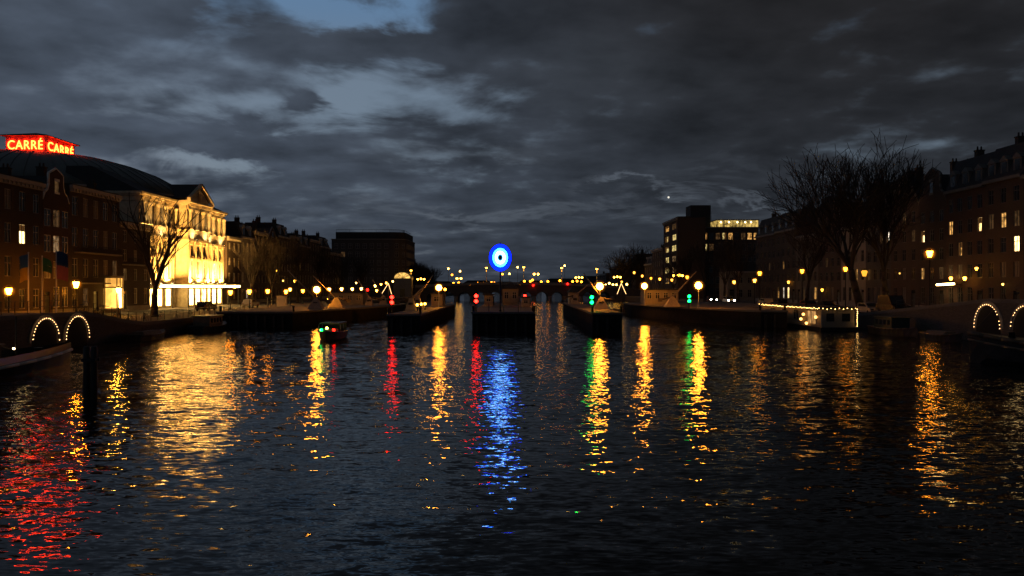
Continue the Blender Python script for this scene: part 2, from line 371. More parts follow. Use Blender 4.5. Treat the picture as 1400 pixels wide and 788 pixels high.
def house(label, side, y0, y1, H, n, bays, wall, roof='flat', rh=3.5, X=None, depth=9, lit=None, curt=(), win=(1.1, .62), door=0, trim=None,
          chim=1, dormers=0, style='cross', zg=1.45, cat='house', name='canal_house', plinth=True, gh=3.9, balcony=(), gable=None, front=None):
    """lit: {(storey, bay): (material, label)}; bays counted away from the camera"""
    lit = lit or {}; W = y1 - y0 - .03; s = 1 if side == 'L' else -1; X = X if X is not None else (-58 if side == 'L' else 60)
    if front:   # faces the camera instead of the river: y0, y1 are then x limits
        root = thing(name, label, cat, ((y0 + y1) / 2, front, zg), 0, GROUP_L if side == 'L' else GROUP_R); s = 1
    else:
        root = thing(name, label, cat, (X, (y0 + y1) / 2, zg), R(90) * s, GROUP_L if side == 'L' else GROUP_R)
    st = (H - gh - .7) / max(1, n - 1); pitch = W / bays; ops = []; wins = []; dr = None
    for k in range(n):
        zb = 0 if k == 0 else gh + (k - 1) * st; hh = gh if k == 0 else st
        for b in range(bays):
            x = s * (-W / 2 + pitch * (b + .5))
            if k == 0 and b == door:
                w, h, z = min(1.15, pitch * .7), 2.7, .28; dr = (x, z, w, h); ops.append((x - w / 2, x + w / 2, z, z + h)); continue
            w = min(win[0], pitch * .72); h = hh * win[1]; z = zb + hh * (.24 if k else .26)
            ops.append((x - w / 2, x + w / 2, z, z + h)); wins.append((k, b, x, z, w, h))
    m = wall_mesh(W, H, ops, depth); m.build('wall', wall, root)
    for k, b, x, z, w, h in wins:
        mt, lb = lit.get((k, b), (None, None))
        window(root, x, z, w, h, mt or (CURTAIN if (k, b) in curt else GLASSY), style, label=lb, trim=trim)
    if dr:
        x, z, w, h = dr; d = MB().box(x - w / 2, x + w / 2, .13, .18, z, z + h - .5).build('door', DOORP, root)
        MB().box(x - w / 2, x + w / 2, .14, .17, z + h - .44, z + h).build('transom_light', lit.get((0, door), (GLASSY, 0))[0], d)
        MB().box(x - w / 2 + .1, x - w / 2 + .16, .07, .128, z + 1.0, z + 1.25).build('handle', STEEL, d)
        MB().box(x - w / 2 - .2, x + w / 2 + .2, -.9, -.003, 0, .14).box(x - w / 2 - .2, x + w / 2 + .2, -.5, -.004, .142, .28).build('doorstep', STONE, root)
    if plinth:
        p = MB(); xs = sorted([-W / 2, W / 2] + ([dr[0] - dr[2] / 2 - .1, dr[0] + dr[2] / 2 + .1] if dr else []))
        for i in range(0, len(xs), 2): p.box(xs[i], xs[i + 1], -.06, -.003, 0, .75)
        p.build('plinth', STONE, root)
    for k in balcony:
        zb = gh + (k - 1) * st; b_ = MB().box(-W * .42, W * .42, -1.0, -.003, zb + .1, zb + .28).build('balcony', STONE, root); r_ = MB()
        r_.box(-W * .42, W * .42, -.98, -.93, zb + 1.15, zb + 1.21)
        for i in range(int(W * .84 / .2)): r_.box(-W * .42 + i * .2, -W * .42 + i * .2 + .03, -.97, -.94, zb + .282, zb + 1.148)
        r_.build('railing', IRON, b_)
    tr = trim or TRIM
    if roof == 'flat':
        c = MB().box(-W / 2, W / 2, -.45, -.003, H - .35, H + .12).box(-W / 2 + .05, W / 2 - .05, -.25, -.004, H - .75, H - .352)
        for i in range(int(W / .8)): c.box(-W / 2 + .3 + i * .8, -W / 2 + .48 + i * .8, -.4, -.252, H - .66, H - .36)
        c.build('cornice', tr, root); rf = MB().box(-W / 2 + .05, W / 2 - .05, .003, depth - .05, H + .002, H + .35).build('roof', SLATE, root); top = H + .35
    elif roof == 'mansard':
        c = MB().box(-W / 2, W / 2, -.4, -.003, H - .3, H + .1).build('cornice', tr, root)
        a, i = .25, 1.6
        rf = MB().add([(-W / 2, -.1, H + .103), (W / 2, -.1, H + .103), (W / 2, depth, H + .103), (-W / 2, depth, H + .103),
                       (-W / 2, i - .2, H + rh), (W / 2, i - .2, H + rh), (W / 2, depth - i, H + rh), (-W / 2, depth - i, H + rh)],
                      [(0, 3, 2, 1), (4, 5, 6, 7), (0, 1, 5, 4), (1, 2, 6, 5), (2, 3, 7, 6), (3, 0, 4, 7)]).build('roof', SLATE, root); top = H + rh
        for k in range(dormers):
            x = -W / 2 + W * (k + .5) / dormers; d = MB().box(x - .75, x + .75, .12, 2.2, H + .3, H + 2.15).prism([(x - .95, H + 2.152), (x + .95, H + 2.152), (x, H + 2.8)], 'y', .0, 2.2).build('dormer', tr, root)
            mt = lit.get(('d', k), (GLASSY, 0))[0]
            MB().box(x - .5, x + .5, .085, .118, H + .55, H + 1.95).build('pane', mt, d)
    else:
        g = MB(); zz = H - .02
        if roof == 'step':
            steps = 4; poly = []
            for k in range(steps): poly += [(-W / 2 + k * W / 10, H + k * rh / steps), (-W / 2 + k * W / 10, H + (k + 1) * rh / steps)]
            poly = poly + [(-x, z) for x, z in reversed(poly)]
        elif roof == 'neck':
            w2 = W * .27; poly = [(-W / 2, H), (-W * .42, H + rh * .22), (-w2 - .3, H + rh * .32), (-w2, H + rh * .5), (-w2, H + rh * .82), (0, H + rh), (w2, H + rh * .82), (w2, H + rh * .5), (w2 + .3, H + rh * .32), (W * .42, H + rh * .22), (W / 2, H)]
        else:
            poly = [(-W / 2, H), (0, H + rh), (W / 2, H)]
        gm = MB().prism(poly, 'y', 0.0, .4); g = gm.build('gable', wall, root)
        cp = MB()
        for p, q in zip(poly, poly[1:]):
            cp.tube((p[0], .12, p[1] + .05), (q[0], .12, q[1] + .05), .16, .16, 6)
        cp.build('coping', tr, g)
        if roof == 'neck' or roof == 'gable':
            MB().box(-.4, .4, -.04, -.003, H + rh * .3, H + rh * .62).build('attic_window', gable or GLASSY, g)
            MB().box(-.55, .55, -.10, -.042, H + rh * .62, H + rh * .7).build('hood', tr, g); MB().box(-.55, .55, -.10, -.042, H + rh * .24, H + rh * .3).build('sill', tr, g)
        pk = H + rh * (.8 if roof in ('neck', 'step') else .96)
        rf = MB().prism([(-W / 2, H + .003), (0, pk), (W / 2, H + .003)], 'y', .403, depth).build('roof', SLATE, root); top = pk
    for k in range(chim):
        x = (-1 if (k + int(y0)) % 2 else 1) * W * (.36 - .2 * (k // 2)); yy = depth * (.35 + .2 * (k % 3))
        cb = MB().box(x - .35, x + .35, yy - .5, yy + .5, H + .2, top + 1.3).box(x - .42, x + .42, yy - .57, yy + .57, top + 1.302, top + 1.45)
        for q in (-.25, .25): cb.lathe([(.13, 0), (.1, .5)], 8, (x, yy + q, top + 1.452))
        cb.build('chimney', BR_DARK, rf)
    return root

ww, lw = L_WARM, 'lit window glowing warm yellow'
# the row left of the theatre
A = house('dark brick house at the left edge with one tall lit window behind the flags', 'L', 82, 98.4, 16.2, 4, 6, BR_DARK, 'flat', lit={(2, 4): (L_BRT, 'brightest lit window of the house')}, curt={(1, 2), (2, 2), (3, 3)}, chim=2, win=(1.2, .6))
B = house('narrow brick house with an ornate pointed gable and pale curtained windows', 'L', 98.4, 104.3, 14.4, 4, 3, BR_RED, 'neck', 4.2, lit={(2, 1): (L_MID, 'softly lit window'), (3, 1): (L_DIM, None)}, curt={(3, 1), (1, 1), (1, 0)}, win=(1.5, .66), chim=1, gable=L_DIM, trim=WHITE)
C = house('wide brown brick house with balconies and a blazing lit glass porch', 'L', 104.3, 117.6, 16.9, 4, 5, BR_BROWN, 'flat', lit={(1, 4): (L_DIM, None), (0, 1): (L_DIM, None)}, curt={(3, 1), (2, 3), (1, 3), (3, 2)}, door=2, balcony=(1, 2), win=(1.35, .62), trim=TRIM)
# its glass porch, standing on the pavement in front of the wall
g = MB().box(-1.0, 1.0, -1.9, -.01, .35, .5).box(-1.0, 1.0, -1.9, -.01, 4.9, 5.2)
for x in (-1.0, -.05, .9):
    for y in (-1.9, -.12): g.box(x, x + .1, y, y + .1, .502, 4.898)
g.box(-1.0, 1.0, -1.9, -.01, 3.5, 3.6)
po = g.build('glass_porch', TRIM, C, (3.1, 0, 0))
MB().box(-.88, .88, -1.72, -.2, .6, 3.45).build('lit_pane', glow('porch_light', (1, .50, .085), 2.6, .45, .7), po)
MB().box(-.88, .88, -1.72, -.2, 3.62, 4.85).build('transom_pane', glow('porch_upper_light', (1, .46, .08), 1.5, .4, .9), po)
MB().box(-.40, .42, -1.78, -1.722, .62, 3.4).build('lit_door', glow('porch_door_light', (1, .60, .17), 22, .2, .7), po); MB().box(.883, .92, -1.35, -.6, .62, 3.4).build('lit_door', glow('porch_door_light', (1, .60, .17), 22, .2, .7), po)
MB().box(-1.1, 1.1, -2.4, -1.92, 0, .16).box(-1.0, 1.0, -1.91, -.01, 0, .346).build('doorstep', STONE, po)
E = house('slim dark house with a balustraded balcony squeezed against the theatre', 'L', 117.6, 127.6, 13.2, 4, 3, BR_DARK, 'flat', curt={(2, 1)}, balcony=(2,), chim=1, lit={(1, 0): (L_DIM, None)})

# ------------------------------------------------------------------ the theatre
def theatre():
    root = thing('theatre', 'floodlit classical theatre with columns, pediment and a big domed roof', 'theatre', (-60, 146.5, 1.45), R(90))
    def opn(bays, half):
        o = []
        for x in bays:
            o += [(x - 1.0, x + 1.0, .3, 3.3), (x - .7, x + .7, 5.2, 8.4), (x - .6, x + .6, 9.3, 11.2), (x - .85, x + .85, 14.1, 17.2)]
        return o
    wl = MB(); bl = [-16.9, -13.9, -10.9, -7.5]; allb = bl + [-b for b in reversed(bl)]
    ops = opn(allb, 0)
    W, H = 37.0, 19.0
    m = wall_mesh(W, H, ops, 14.0, .4); m.build('wall', CSTONE, root)
    def trimset(x, y, big=1.0, hood=True):
        t = MB().box(x - .95, x - .72, y - .1, y - .003, 5.0, 8.5).box(x + .72, x + .95, y - .1, y - .003, 5.0, 8.5)
        t.box(x - 1.0, x + 1.0, y - .25, y - .003, 8.52, 8.78).prism([(x - 1.0, 8.8), (x + 1.0, 8.8), (x, 9.2)], 'y', y - .22, y - .004)
        t.box(x - .95, x + .95, y - .22, y - .003, 4.75, 4.98)
        t.box(x - .8, x - .62, y - .08, y - .003, 9.3, 11.2).box(x + .62, x + .8, y - .08, y - .003, 9.3, 11.2).box(x - .78, x + .78, y - .14, y - .003, 11.22, 11.4)
        t.box(x - 1.05, x - .88, y - .08, y - .003, 14.0, 17.3).box(x + .88, x + 1.05, y - .08, y - .003, 14.0, 17.3)
        return t
    lobby = glow('theatre_lobby_light', (1, .60, .17), 22.0, .6, .8)
    for x in allb:
        o = window(root, x, .3, 2.0, 3.0, lobby, 'bars', label='glowing glazed entrance doors')
        window(root, x, 5.2, 1.4, 3.2, L_WHT if int(abs(x)) in (7, 13) else L_DIM, 'cross'); window(root, x, 9.3, 1.2, 1.9, GLASSY, 'cross'); window(root, x, 14.1, 1.7, 3.1, GLASSY, 'cross')
        trimset(x, 0).build('window_surround', CSTONE, root)
    # projecting middle bay
    rb = MB(); mid = wall_mesh(9.4, 19.0, opn([-2.9, 0, 2.9], 0), 2.17, .4, y=-2.2); mid.build('middle_bay_wall', CSTONE, root)
    for x in (-2.9, 0, 2.9):
        window(root, x, .3, 2.0, 3.0, lobby, 'bars', -2.2, 'glowing glazed entrance doors')
        window(root, x, 5.2, 1.4, 3.2, L_WHT if x else L_WARM, 'cross', -2.2); window(root, x, 9.3, 1.2, 1.9, GLASSY, 'cross', -2.2); window(root, x, 14.1, 1.7, 3.1, GLASSY, 'cross', -2.2)
        trimset(x, -2.2).build('window_surround', CSTONE, root)
    # string courses, balustrade band, entablature and cornice, stepping round the middle bay
    def band(z0, z1, p):
        b = MB().box(-18.5 - p, -4.7 - p, -p, -.004, z0, z1).box(4.7 + p, 18.5 + p, -p, -.004, z0, z1).box(-4.7 - p, 4.7 + p, -2.2 - p, -2.204, z0, z1)
        b.box(-4.7 - p, -4.704, -2.2 + .001, -.004, z0, z1).box(4.704, 4.7 + p, -2.2 + .001, -.004, z0, z1).box(-18.5 - p, -18.504, 0, 13.9, z0, z1)
        return b
    for nm, z0, z1, p in (('string_course', 3.95, 4.45, .18), ('string_course', 11.75, 12.2, .35), ('frieze', 12.203, 13.3, .15), ('balustrade', 13.303, 13.9, .32), ('cornice', 18.353, 18.62, .6), ('cornice', 18.623, 19.0, .85)):
        band(z0, z1, p).build(nm, CSTONE, root)
    ent = band(17.55, 18.35, .22); den = ent
    for i in range(62):
        x = -18.3 + i * .6
        y = -2.2 if abs(x) < 4.7 else 0
        den.box(x, x + .28, y - .5, y - .224, 18.05, 18.34)
    ent.build('entablature', CSTONE, root)
    # columns of the upper order and pilasters of the lower one
    cm = MB().lathe([(.42, 0), (.42, .2), (.33, .3), (.34, 1.2), (.29, 3.05), (.31, 3.15), (.42, 3.3), (.42, 3.62)], 14).mesh('column', CSTONE)
    pm = MB().box(-.36, .36, -.2, -.003, 4.452, 11.3).box(-.46, .46, -.3, -.003, 11.302, 11.74).box(-.44, .44, -.28, -.004, 4.5, 5.0).mesh('pilaster', CSTONE)
    for x, y in [(v, 0) for v in (-18.1, -15.4, -12.4, -9.3, -5.4, 5.4, 9.3, 12.4, 15.4, 18.1)] + [(v, -2.2) for v in (-4.3, -1.45, 1.45, 4.3)]:
        link('column', cm, root, (x, y - .42, 13.905)); link('pilaster', pm, root, (x, y, 0))
    st = MB()
    for x in (-15.4, 15.4, -9.3, 9.3, -4.3, 4.3):   # statues' niches: small urns on the balustrade
        y = -2.2 if abs(x) < 4.7 else 0
        st.lathe([(.12, 0), (.3, .3), (.34, .6), (.12, .8), (.18, 1.0)], 8, (x, y - 1.0 + .42, 12.2))
    # pediment with raking cornices over the middle bay, its roof running back to the dome
    pd = MB().prism([(-4.9, 19.003), (4.9, 19.003), (0, 21.9)], 'y', -2.5, -2.0).build('pediment', CSTONE, root)
    rk = MB()
    for s in (-1, 1):
        rk.add([(s * 5.6, -3.1, 19.003), (s * 5.6, -3.1, 19.5), (0, -3.1, 22.6), (0, -3.1, 22.0), (s * 5.6, -2.502, 19.003), (s * 5.6, -2.502, 19.5), (0, -2.502, 22.6), (0, -2.502, 22.0)],
               [(0, 1, 2, 3), (4, 7, 6, 5), (0, 4, 5, 1), (1, 5, 6, 2), (2, 6, 7, 3), (3, 7, 4, 0)])
    ro = rk.build('raking_cornice', CSTONE, pd); recalc(ro.data)
    MB().lathe([(.9, 0), (.9, .12), (.6, .14)], 16).build('pediment_emblem', CSTONE, pd, (0, -2.6, 20.3)).rotation_euler = (R(90), 0, 0)
    MB().prism([(-5.4, 19.45), (5.4, 19.45), (0, 22.5)], 'y', -2.498, 14).build('pediment_roof', SLATE, root)
    for a, b in ((-18.9, -5.45), (5.45, 18.9)):
        wr = MB(); wr.add([(a, -.5, 19.003), (b, -.5, 19.003), (b, 12, 19.003), (a, 12, 19.003), (a + 1, 8, 23.2), (b, 8, 23.2), (b, 12, 23.2), (a + 1, 12, 23.2)],
               [(0, 3, 2, 1), (4, 5, 6, 7), (0, 1, 5, 4), (1, 2, 6, 5), (2, 3, 7, 6), (3, 0, 4, 7)])
        wr.build('wing_roof', SLATE, root)
    # the round hall and its shallow dome with raised seams
    c = (1.0, 27.2, 0)
    MB().lathe([(26.4, 0), (26.4, 20.4)], 24, c, False).build('hall_wall', BR_DARK, root)
    prof = [(27.2, 19.9), (27.2, 20.3), (24.5, 22.1), (20.5, 24.3), (16.5, 25.8), (12, 27.0), (8, 27.6), (4, 27.82), (.1, 27.85)]
    dm = MB().lathe(prof, 48, c).build('dome_roof', LEAD, root); rb = MB()
    for k in range(72):
        t = 2 * math.pi * k / 72
        for (r0, z0), (r1, z1) in zip(prof[1:-2], prof[2:-1]):
            rb.tube((c[0] + r0 * math.cos(t), c[1] + r0 * math.sin(t), z0 + .04), (c[0] + r1 * math.cos(t), c[1] + r1 * math.sin(t), z1 + .04), .06, .06, 4, False)
    rb.build('seams', LEAD, dm)
    MB().lathe([(27.5, 19.75), (27.5, 20.0), (27.25, 20.05)], 48, c).build('gutter', TRIM, dm)
    # entrance canopy with a bright edge, brackets and floodlights standing on it
    cn = MB().box(-18.3, 19.3, -3.3, -2.25, 3.62, 3.9).box(-18.3, -4.9, -2.249, -.36, 3.62, 3.9).box(4.9, 19.3, -2.249, -.36, 3.62, 3.9).build('canopy', WHITE, root)
    MB().box(-18.3, 19.3, -3.36, -3.303, 3.55, 3.95).build('lit_edge', glow('canopy_edge_light', (1, .62, .19), 22, .35, .6), cn)
    lampm = MB().lathe([(.12, -.06), (.12, -.003)], 10).mesh('downlight', glow('canopy_downlight', (1, .7, .3), 40))
    for i in range(16): link('downlight', lampm, cn, (-17 + i * 2.3, -2.75, 3.618))
    pl = MB()
    for x in (-13, -6.5, 0, 6.5, 13, 19): pl.lathe([(.1, 0), (.08, 3.6)], 8, (x, -3.1, 0.01))
    pl.build('canopy_posts', IRON, cn)
    hm = MB().box(-.28, .28, -.14, .14, .02, .3).mesh('floodlight', IRON); lm = MB().box(-.24, .24, -.1, .1, .302, .315).mesh('lens', glow('flood_lens', (1, .74, .34), 25))
    for i in range(9):
        x = -17 + i * 4.25; o = link('floodlight', hm, root, (x, -1.05 if abs(x) > 5.5 else -3.05, 3.92)); link('lens', lm, o)
        ld = bpy.data.lights.new('floodlight_beam', 'AREA'); ld.shape = 'RECTANGLE'; ld.size = .5; ld.size_y = .22; ld.energy = FLOOD; ld.color = (1, .48, .095); ld.spread = R(150)
        lo = bpy.data.objects.new('floodlight_beam', ld); col.objects.link(lo); lo.parent = o; lo.location = (0, 0, .36); lo.rotation_euler = (R(180 - 6), 0, 0)
    for i in range(6):
        x = (-16.9, -10.8, -3, 3, 10.8, 16.9)[i]; y = -2.2 if abs(x) < 4.7 else 0
        o = link('floodlight', hm, root, (x, y - .55 - .5, 11.9)); o.scale = (.6, .6, .6); link('lens', lm, o)
        MB().box(-.06, .06, -.06, .75, -.15, .018).build('bracket', IRON, o)
        ld = bpy.data.lights.new('floodlight_beam', 'AREA'); ld.shape = 'RECTANGLE'; ld.size = .4; ld.size_y = .2; ld.energy = FLOOD * .05; ld.color = (1, .66, .26); ld.spread = R(140)
        lo = bpy.data.objects.new('floodlight_beam', ld); col.objects.link(lo); lo.parent = o; lo.location = (0, 0, .45); lo.rotation_euler = (R(180 - 12), 0, 0)
FLOOD = 3700
theatre()

def text_mesh(body, height, mat, name, spacing=1.0, bold=.0):
    cu = bpy.data.curves.new(name, 'FONT'); cu.body = body; cu.size = 1; cu.extrude = .03; cu.offset = bold; cu.space_character = spacing
    cu.align_x = 'CENTER'; cu.resolution_u = 4
    o = bpy.data.objects.new(name, cu); col.objects.link(o)
    me = bpy.data.meshes.new_from_object(o.evaluated_get(bpy.context.evaluated_depsgraph_get()))
    bpy.data.objects.remove(o); bpy.data.curves.remove(cu)
    xs = [v.co.x for v in me.vertices]; zs = [v.co.y for v in me.vertices]
    me.materials.clear(); me.materials.append(mat); me.name = name
    return me, max(xs) - min(xs), max(zs), (max(xs) + min(xs)) / 2
def roof_sign():
    root = thing('rooftop_sign', 'red neon theatre sign box glowing on top of the dome roof', 'sign', (-87.4, 147.8, 29.45))
    a, b = 3.55, 4.8
    MB().box(-a, a, -b, b, 0, 2.7).build('housing', surf('red_sign_board', (.6, .2, .16), .6, .1, 2), root)
    MB().add([(-a - .7, -b - .7, 2.703), (a + .7, -b - .7, 2.703), (a + .7, b + .7, 2.703), (-a - .7, b + .7, 2.703), (-a - .7, -b - .7, 2.86), (a + .7, -b - .7, 2.86), (a + .7, b + .7, 2.86), (-a - .7, b + .7, 2.86), (0, -1.6, 3.9), (0, 1.6, 3.9)],
             [(0, 3, 2, 1), (0, 1, 5, 4), (1, 2, 6, 5), (2, 3, 7, 6), (3, 0, 4, 7), (4, 5, 8), (5, 6, 9, 8), (6, 7, 9), (7, 4, 8, 9)]).build('roof', TILE, root)
    neon = glow('red_neon', (1, .03, .004), 58)
    for nm, wid, rot, loc in (('lettering', 6.3, 0, (0, -b - .12, .35)), ('lettering', 8.3, 90, (a + .12, 0, .35))):
        me, w, h, cx = text_mesh('CARRÉ', 1, neon, nm, 1.08, .0)
        o = link(nm, me, root, loc); o.rotation_euler = (R(90), 0, R(rot)); k = wid / w; kz = 2.0 / h
        o.scale = (k, kz, 1); q = Matrix.Rotation(R(rot), 3, 'Z') @ Vector((-cx * k, 0, 0)); o.location = Vector(loc) + q
roof_sign()
# ------------------------------------------------------------------ more houses, theatre bank
hl = [
 (167.5, 176, 14.2, 4, 3, BR_BROWN, 'flat', 'plain brown house directly beyond the theatre with a pale flat cornice', {(1, 1): (L_DIM, None)}),
 (176, 185, 14.8, 4, 3, PLASTER, 'mansard', 'cream house behind the quay trees with tall lit ground windows in stripes', {(0, 1): (L_WHT, lw), (0, 2): (L_WHT, lw), (1, 0): (L_DIM, None)}),
 (185, 195, 16.6, 5, 4, BR_DARK, 'flat', 'tall dark house behind bare trees on the theatre bank, second past the cream one', {(2, 1): (L_DIM, None)}),
 (195, 204, 15.2, 4, 3, BR_RED, 'gable', 'red brick house with a plain pointed gable behind the quay lamps', {}),
 (204, 214, 16.8, 5, 4, BR_BROWN, 'mansard', 'mansard roofed brown house with two chimneys above the white kiosk', {(1, 2): (L_DIM, None)}),
 (214, 224, 17.4, 5, 3, BR_PALE, 'flat', 'pale brick house with a bright cornice line mid row on the theatre bank', {}),
 (224, 236, 15.4, 4, 4, BR_DARK, 'mansard', 'wide dark mansard house mid row with white dormers, theatre bank', {(2, 0): (L_WARM, lw)}),
 (236, 248, 17.8, 5, 4, BR_GREY, 'flat', 'grey brick house with flat roof before the big round cornered block', {(3, 3): (L_WARM, 'single orange lit window high on the wall')}),
 (248, 262, 16.4, 5, 4, BR_BROWN, 'mansard', 'brown mansard house beside the big round cornered block', {(1, 1): (L_DIM, None)}),
 (262, 280, 15.0, 4, 5, BR_DARK, 'flat', 'low dark house tucked under the big round cornered block', {(1, 3): (L_WARM, None)}),
]
for y0, y1, H, n, b, w, rf, lb, lit in hl:
    house(lb, 'L', y0, y1, H, n, b, w, rf, rh=3.4, X=-60, depth=10, lit=lit, dormers=2 if rf == 'mansard' else 0, chim=2, door=0)
# big block by the far bridge with a rounded corner and a rooftop railing
def big_block():
    root = thing('apartment_block', 'large grey block with a rounded corner and roof railing by the far bridge', 'building', (-57, 322, 1.45))
    poly = [(-16, 0), (8, 0)] + [(8 + 6 * math.sin(t), 6 - 6 * math.cos(t)) for t in [R(a) for a in (15, 30, 45, 60, 75)]] + [(14, 6), (14, 30), (-16, 30)]
    MB().prism(poly, 'z', 0, 23.2).build('wall', BR_GREY, root)
    ins = [(x * .93 + .3, y * .93 + 1.2) for x, y in poly]
    MB().prism(ins, 'z', 23.203, 26.0).build('roof_storey', SLATE, root)
    cm = MB().prism([(x * 1.015, y * 1.02 - .3) for x, y in poly], 'z', 22.9, 23.19); cm.build('cornice', CONC, root)
    rl = MB(); top = [(x * .9, y * .9 + 1.4, 27.0) for x, y in poly]
    for a, b in zip(top, top[1:]):
        rl.tube(a, b, .06, .06, 5)
        for k in range(4):
            p = Vector(a).lerp(Vector(b), k / 4); rl.tube(p, (p.x, p.y, 26.0), .05, .05, 4)
    rl.build('roof_railing', IRON, root)
    for k in range(6):
        for i in range(8):
            lit = {(4, 1): L_DIM}.get((k, i))
            window(root, -14.2 + i * 2.9, 2.2 + k * 3.4, 1.5, 2.1, lit or DULL, 'cross', -.16)
        for i, a in enumerate((22, 52, 80)):
            o = window(root, 0, 2.2 + k * 3.4, 1.4, 2.1, GLASSY, 'cross'); t = R(a)
            o.location = (8 + 6.12 * math.sin(t), 6 - 6.12 * math.cos(t), 2.2 + k * 3.4); o.rotation_euler = (0, 0, t)
        for i in range(6):
            o = window(root, 0, 2.2 + k * 3.4, 1.4, 2.1, GLASSY, 'cross'); o.location = (14.16, 8.5 + i * 3.4, 2.2 + k * 3.4); o.rotation_euler = (0, 0, R(90))
big_block()
def pavilion():
    root = thing('bridge_pavilion', 'small pavilion with a glowing half round fanlight at the bridge end', 'pavilion', (-40.8, 296, 1.4))
    MB().box(-3.3, 3.3, 0, 5, 0, 6.7).build('wall', STONE, root)
    arc = [(3.1 * math.cos(R(a)), 6.9 + 2.3 * math.sin(R(a))) for a in range(0, 181, 15)]
    MB().prism([(-3.4, 6.703)] + [(3.4 * math.cos(R(180 - a)), 6.85 + 2.6 * math.sin(R(a))) for a in range(0, 181, 15)] + [(3.4, 6.703)], 'y', .1, 5).build('roof', LEAD, root)
    f = MB().prism(arc, 'y', -.05, .095).build('fanlight', glow('fanlight_glow', (1, .56, .13), 1.3, .5, 1), root); b = MB()
    for a in range(0, 181, 30): b.tube((0, -.1, 6.95), (3.1 * math.cos(R(a)), -.1, 6.9 + 2.3 * math.sin(R(a))), .07, .07, 4)
    b.path([(x, -.1, z) for x, z in arc], .1, 4).build('glazing_bars', TRIM, f)
    MB().box(-.9, .9, -.05, -.003, 0, 3).build('door', DOORP, root)
pavilion()

# ------------------------------------------------------------------ houseboat bank
hr = [
 (84, 93.4, 16.9, 5, 4, BR_DARK, 'mansard', 'dark mansard house at the right edge of the row, nearest of its bank', {(1, 1): (L_DIM, None)}, ()),
 (93.4, 101, 17.2, 5, 3, BR_BROWN, 'mansard', 'brown house with a bright lit room under three dim lit windows', {(3, 0): (L_DIM, None), (3, 1): (L_WARM, lw), (3, 2): (L_DIM, None), (2, 0): (L_BRT, 'brightest window, partly hidden by branches')}, {(1, 0), (1, 1)}),
 (101, 110, 17.0, 5, 4, BR_RED, 'mansard', 'red brick house with one tall narrow lit window above the glowing cafe tube', {(3, 0): (L_BRT, 'narrow bright lit window'), (3, 3): (L_WARM, lw), (2, 2): (L_WARM, lw), (1, 3): (L_DIM, None)}, {(1, 2)}),
 (110, 117.6, 15.9, 5, 3, BR_DARK, 'neck', 'ornate neck gabled house with one big lit upper window behind the big tree', {(3, 2): (L_BRT, 'large lit window'), (1, 2): (L_WARM, lw), (1, 0): (L_DIM, None)}, ()),
 (117.6, 126, 16.4, 5, 3, BR_BROWN, 'gable', 'brown pointed gable house half hidden by the big bare tree', {(4, 1): (L_DIM, None), (3, 0): (L_DIM, None)}, {(1, 1), (0, 1)}),
 (126, 135, 16.8, 5, 4, BR_GREY, 'mansard', 'grey mansard house behind the crown of the big bare tree', {(3, 0): (L_WHT, lw), (3, 1): (L_DIM, None), (1, 3): (L_DIM, None)}, {(0, 1), (0, 2)}),
 (135, 145, 14.6, 4, 4, PLASTER, 'flat', 'cream house with pale walls behind the leaning tree trunk', {(1, 1): (L_WARM, lw)}, {(2, 1)}),
 (145, 156, 16.0, 5, 4, BR_DARK, 'step', 'dark step gabled house left of the leaning tree trunk', {(2, 2): (L_DIM, None)}, {(0, 1)}),
 (156, 168, 14.4, 4, 4, BR_PALE, 'flat', 'pale brick house with a small lit doorway behind the houseboat', {(0, 0): (L_WARM, None), (0, 2): (L_DIM, None)}, {(0, 1)}),
 (168, 181, 16.4, 5, 4, BR_BROWN, 'mansard', 'mansard house with a brightly lit shop front at street level', {(0, 1): (L_BRT, 'lit shop window'), (0, 2): (L_WHT, 'white lit shop window'), (0, 3): (L_WARM, lw), (2, 2): (L_WARM, lw)}, ()),
 (181, 196, 16.2, 5, 5, BR_DARK, 'mansard', 'last tall dark mansard house before the low pale house', {(2, 1): (L_DIM, None)}, ()),
]
for y0, y1, H, n, b, w, rf, lb, lit, ct in hr:
    house(lb, 'R', y0, y1, H - .5, n, b, w, rf, rh=4.2 if rf == 'mansard' else 5.0, X=60, depth=11, lit=lit, curt=ct, trim=surf('dark_trim', (.13, .12, .105), .6, .15, 3), dormers=3 if rf == 'mansard' else 0, chim=2, door=b - 1 if (0, 0) in lit else 0, zg=1.6)  # trim of this row is a darker tone than across the river
house('low pale house with small dark windows facing up the river', 'R', 55.5, 67, 7.6, 2, 5, PLASTER, 'mansard', rh=2.6, front=205, lit={}, win=(1.0, .5), chim=1, depth=8)
house('tall office tower with lit window columns on its river side', 'R', 240, 262.5, 24.6, 7, 2, BR_DARK, 'flat', X=50, depth=8.4, win=(6.4, .55), trim=CONC, chim=0, name='office_tower', cat='office', door=9,
      lit={(6, 1): (L_WARM, None), (6, 0): (L_DIM, None), (5, 0): (L_OFF, None), (5, 1): (L_OFF, None), (4, 0): (L_OFF, None), (4, 1): (L_OFF, None), (3, 0): (L_MID, None), (3, 1): (L_OFF, None), (2, 0): (L_MID, None), (2, 1): (L_OFF, None), (1, 0): (L_DIM, None)})
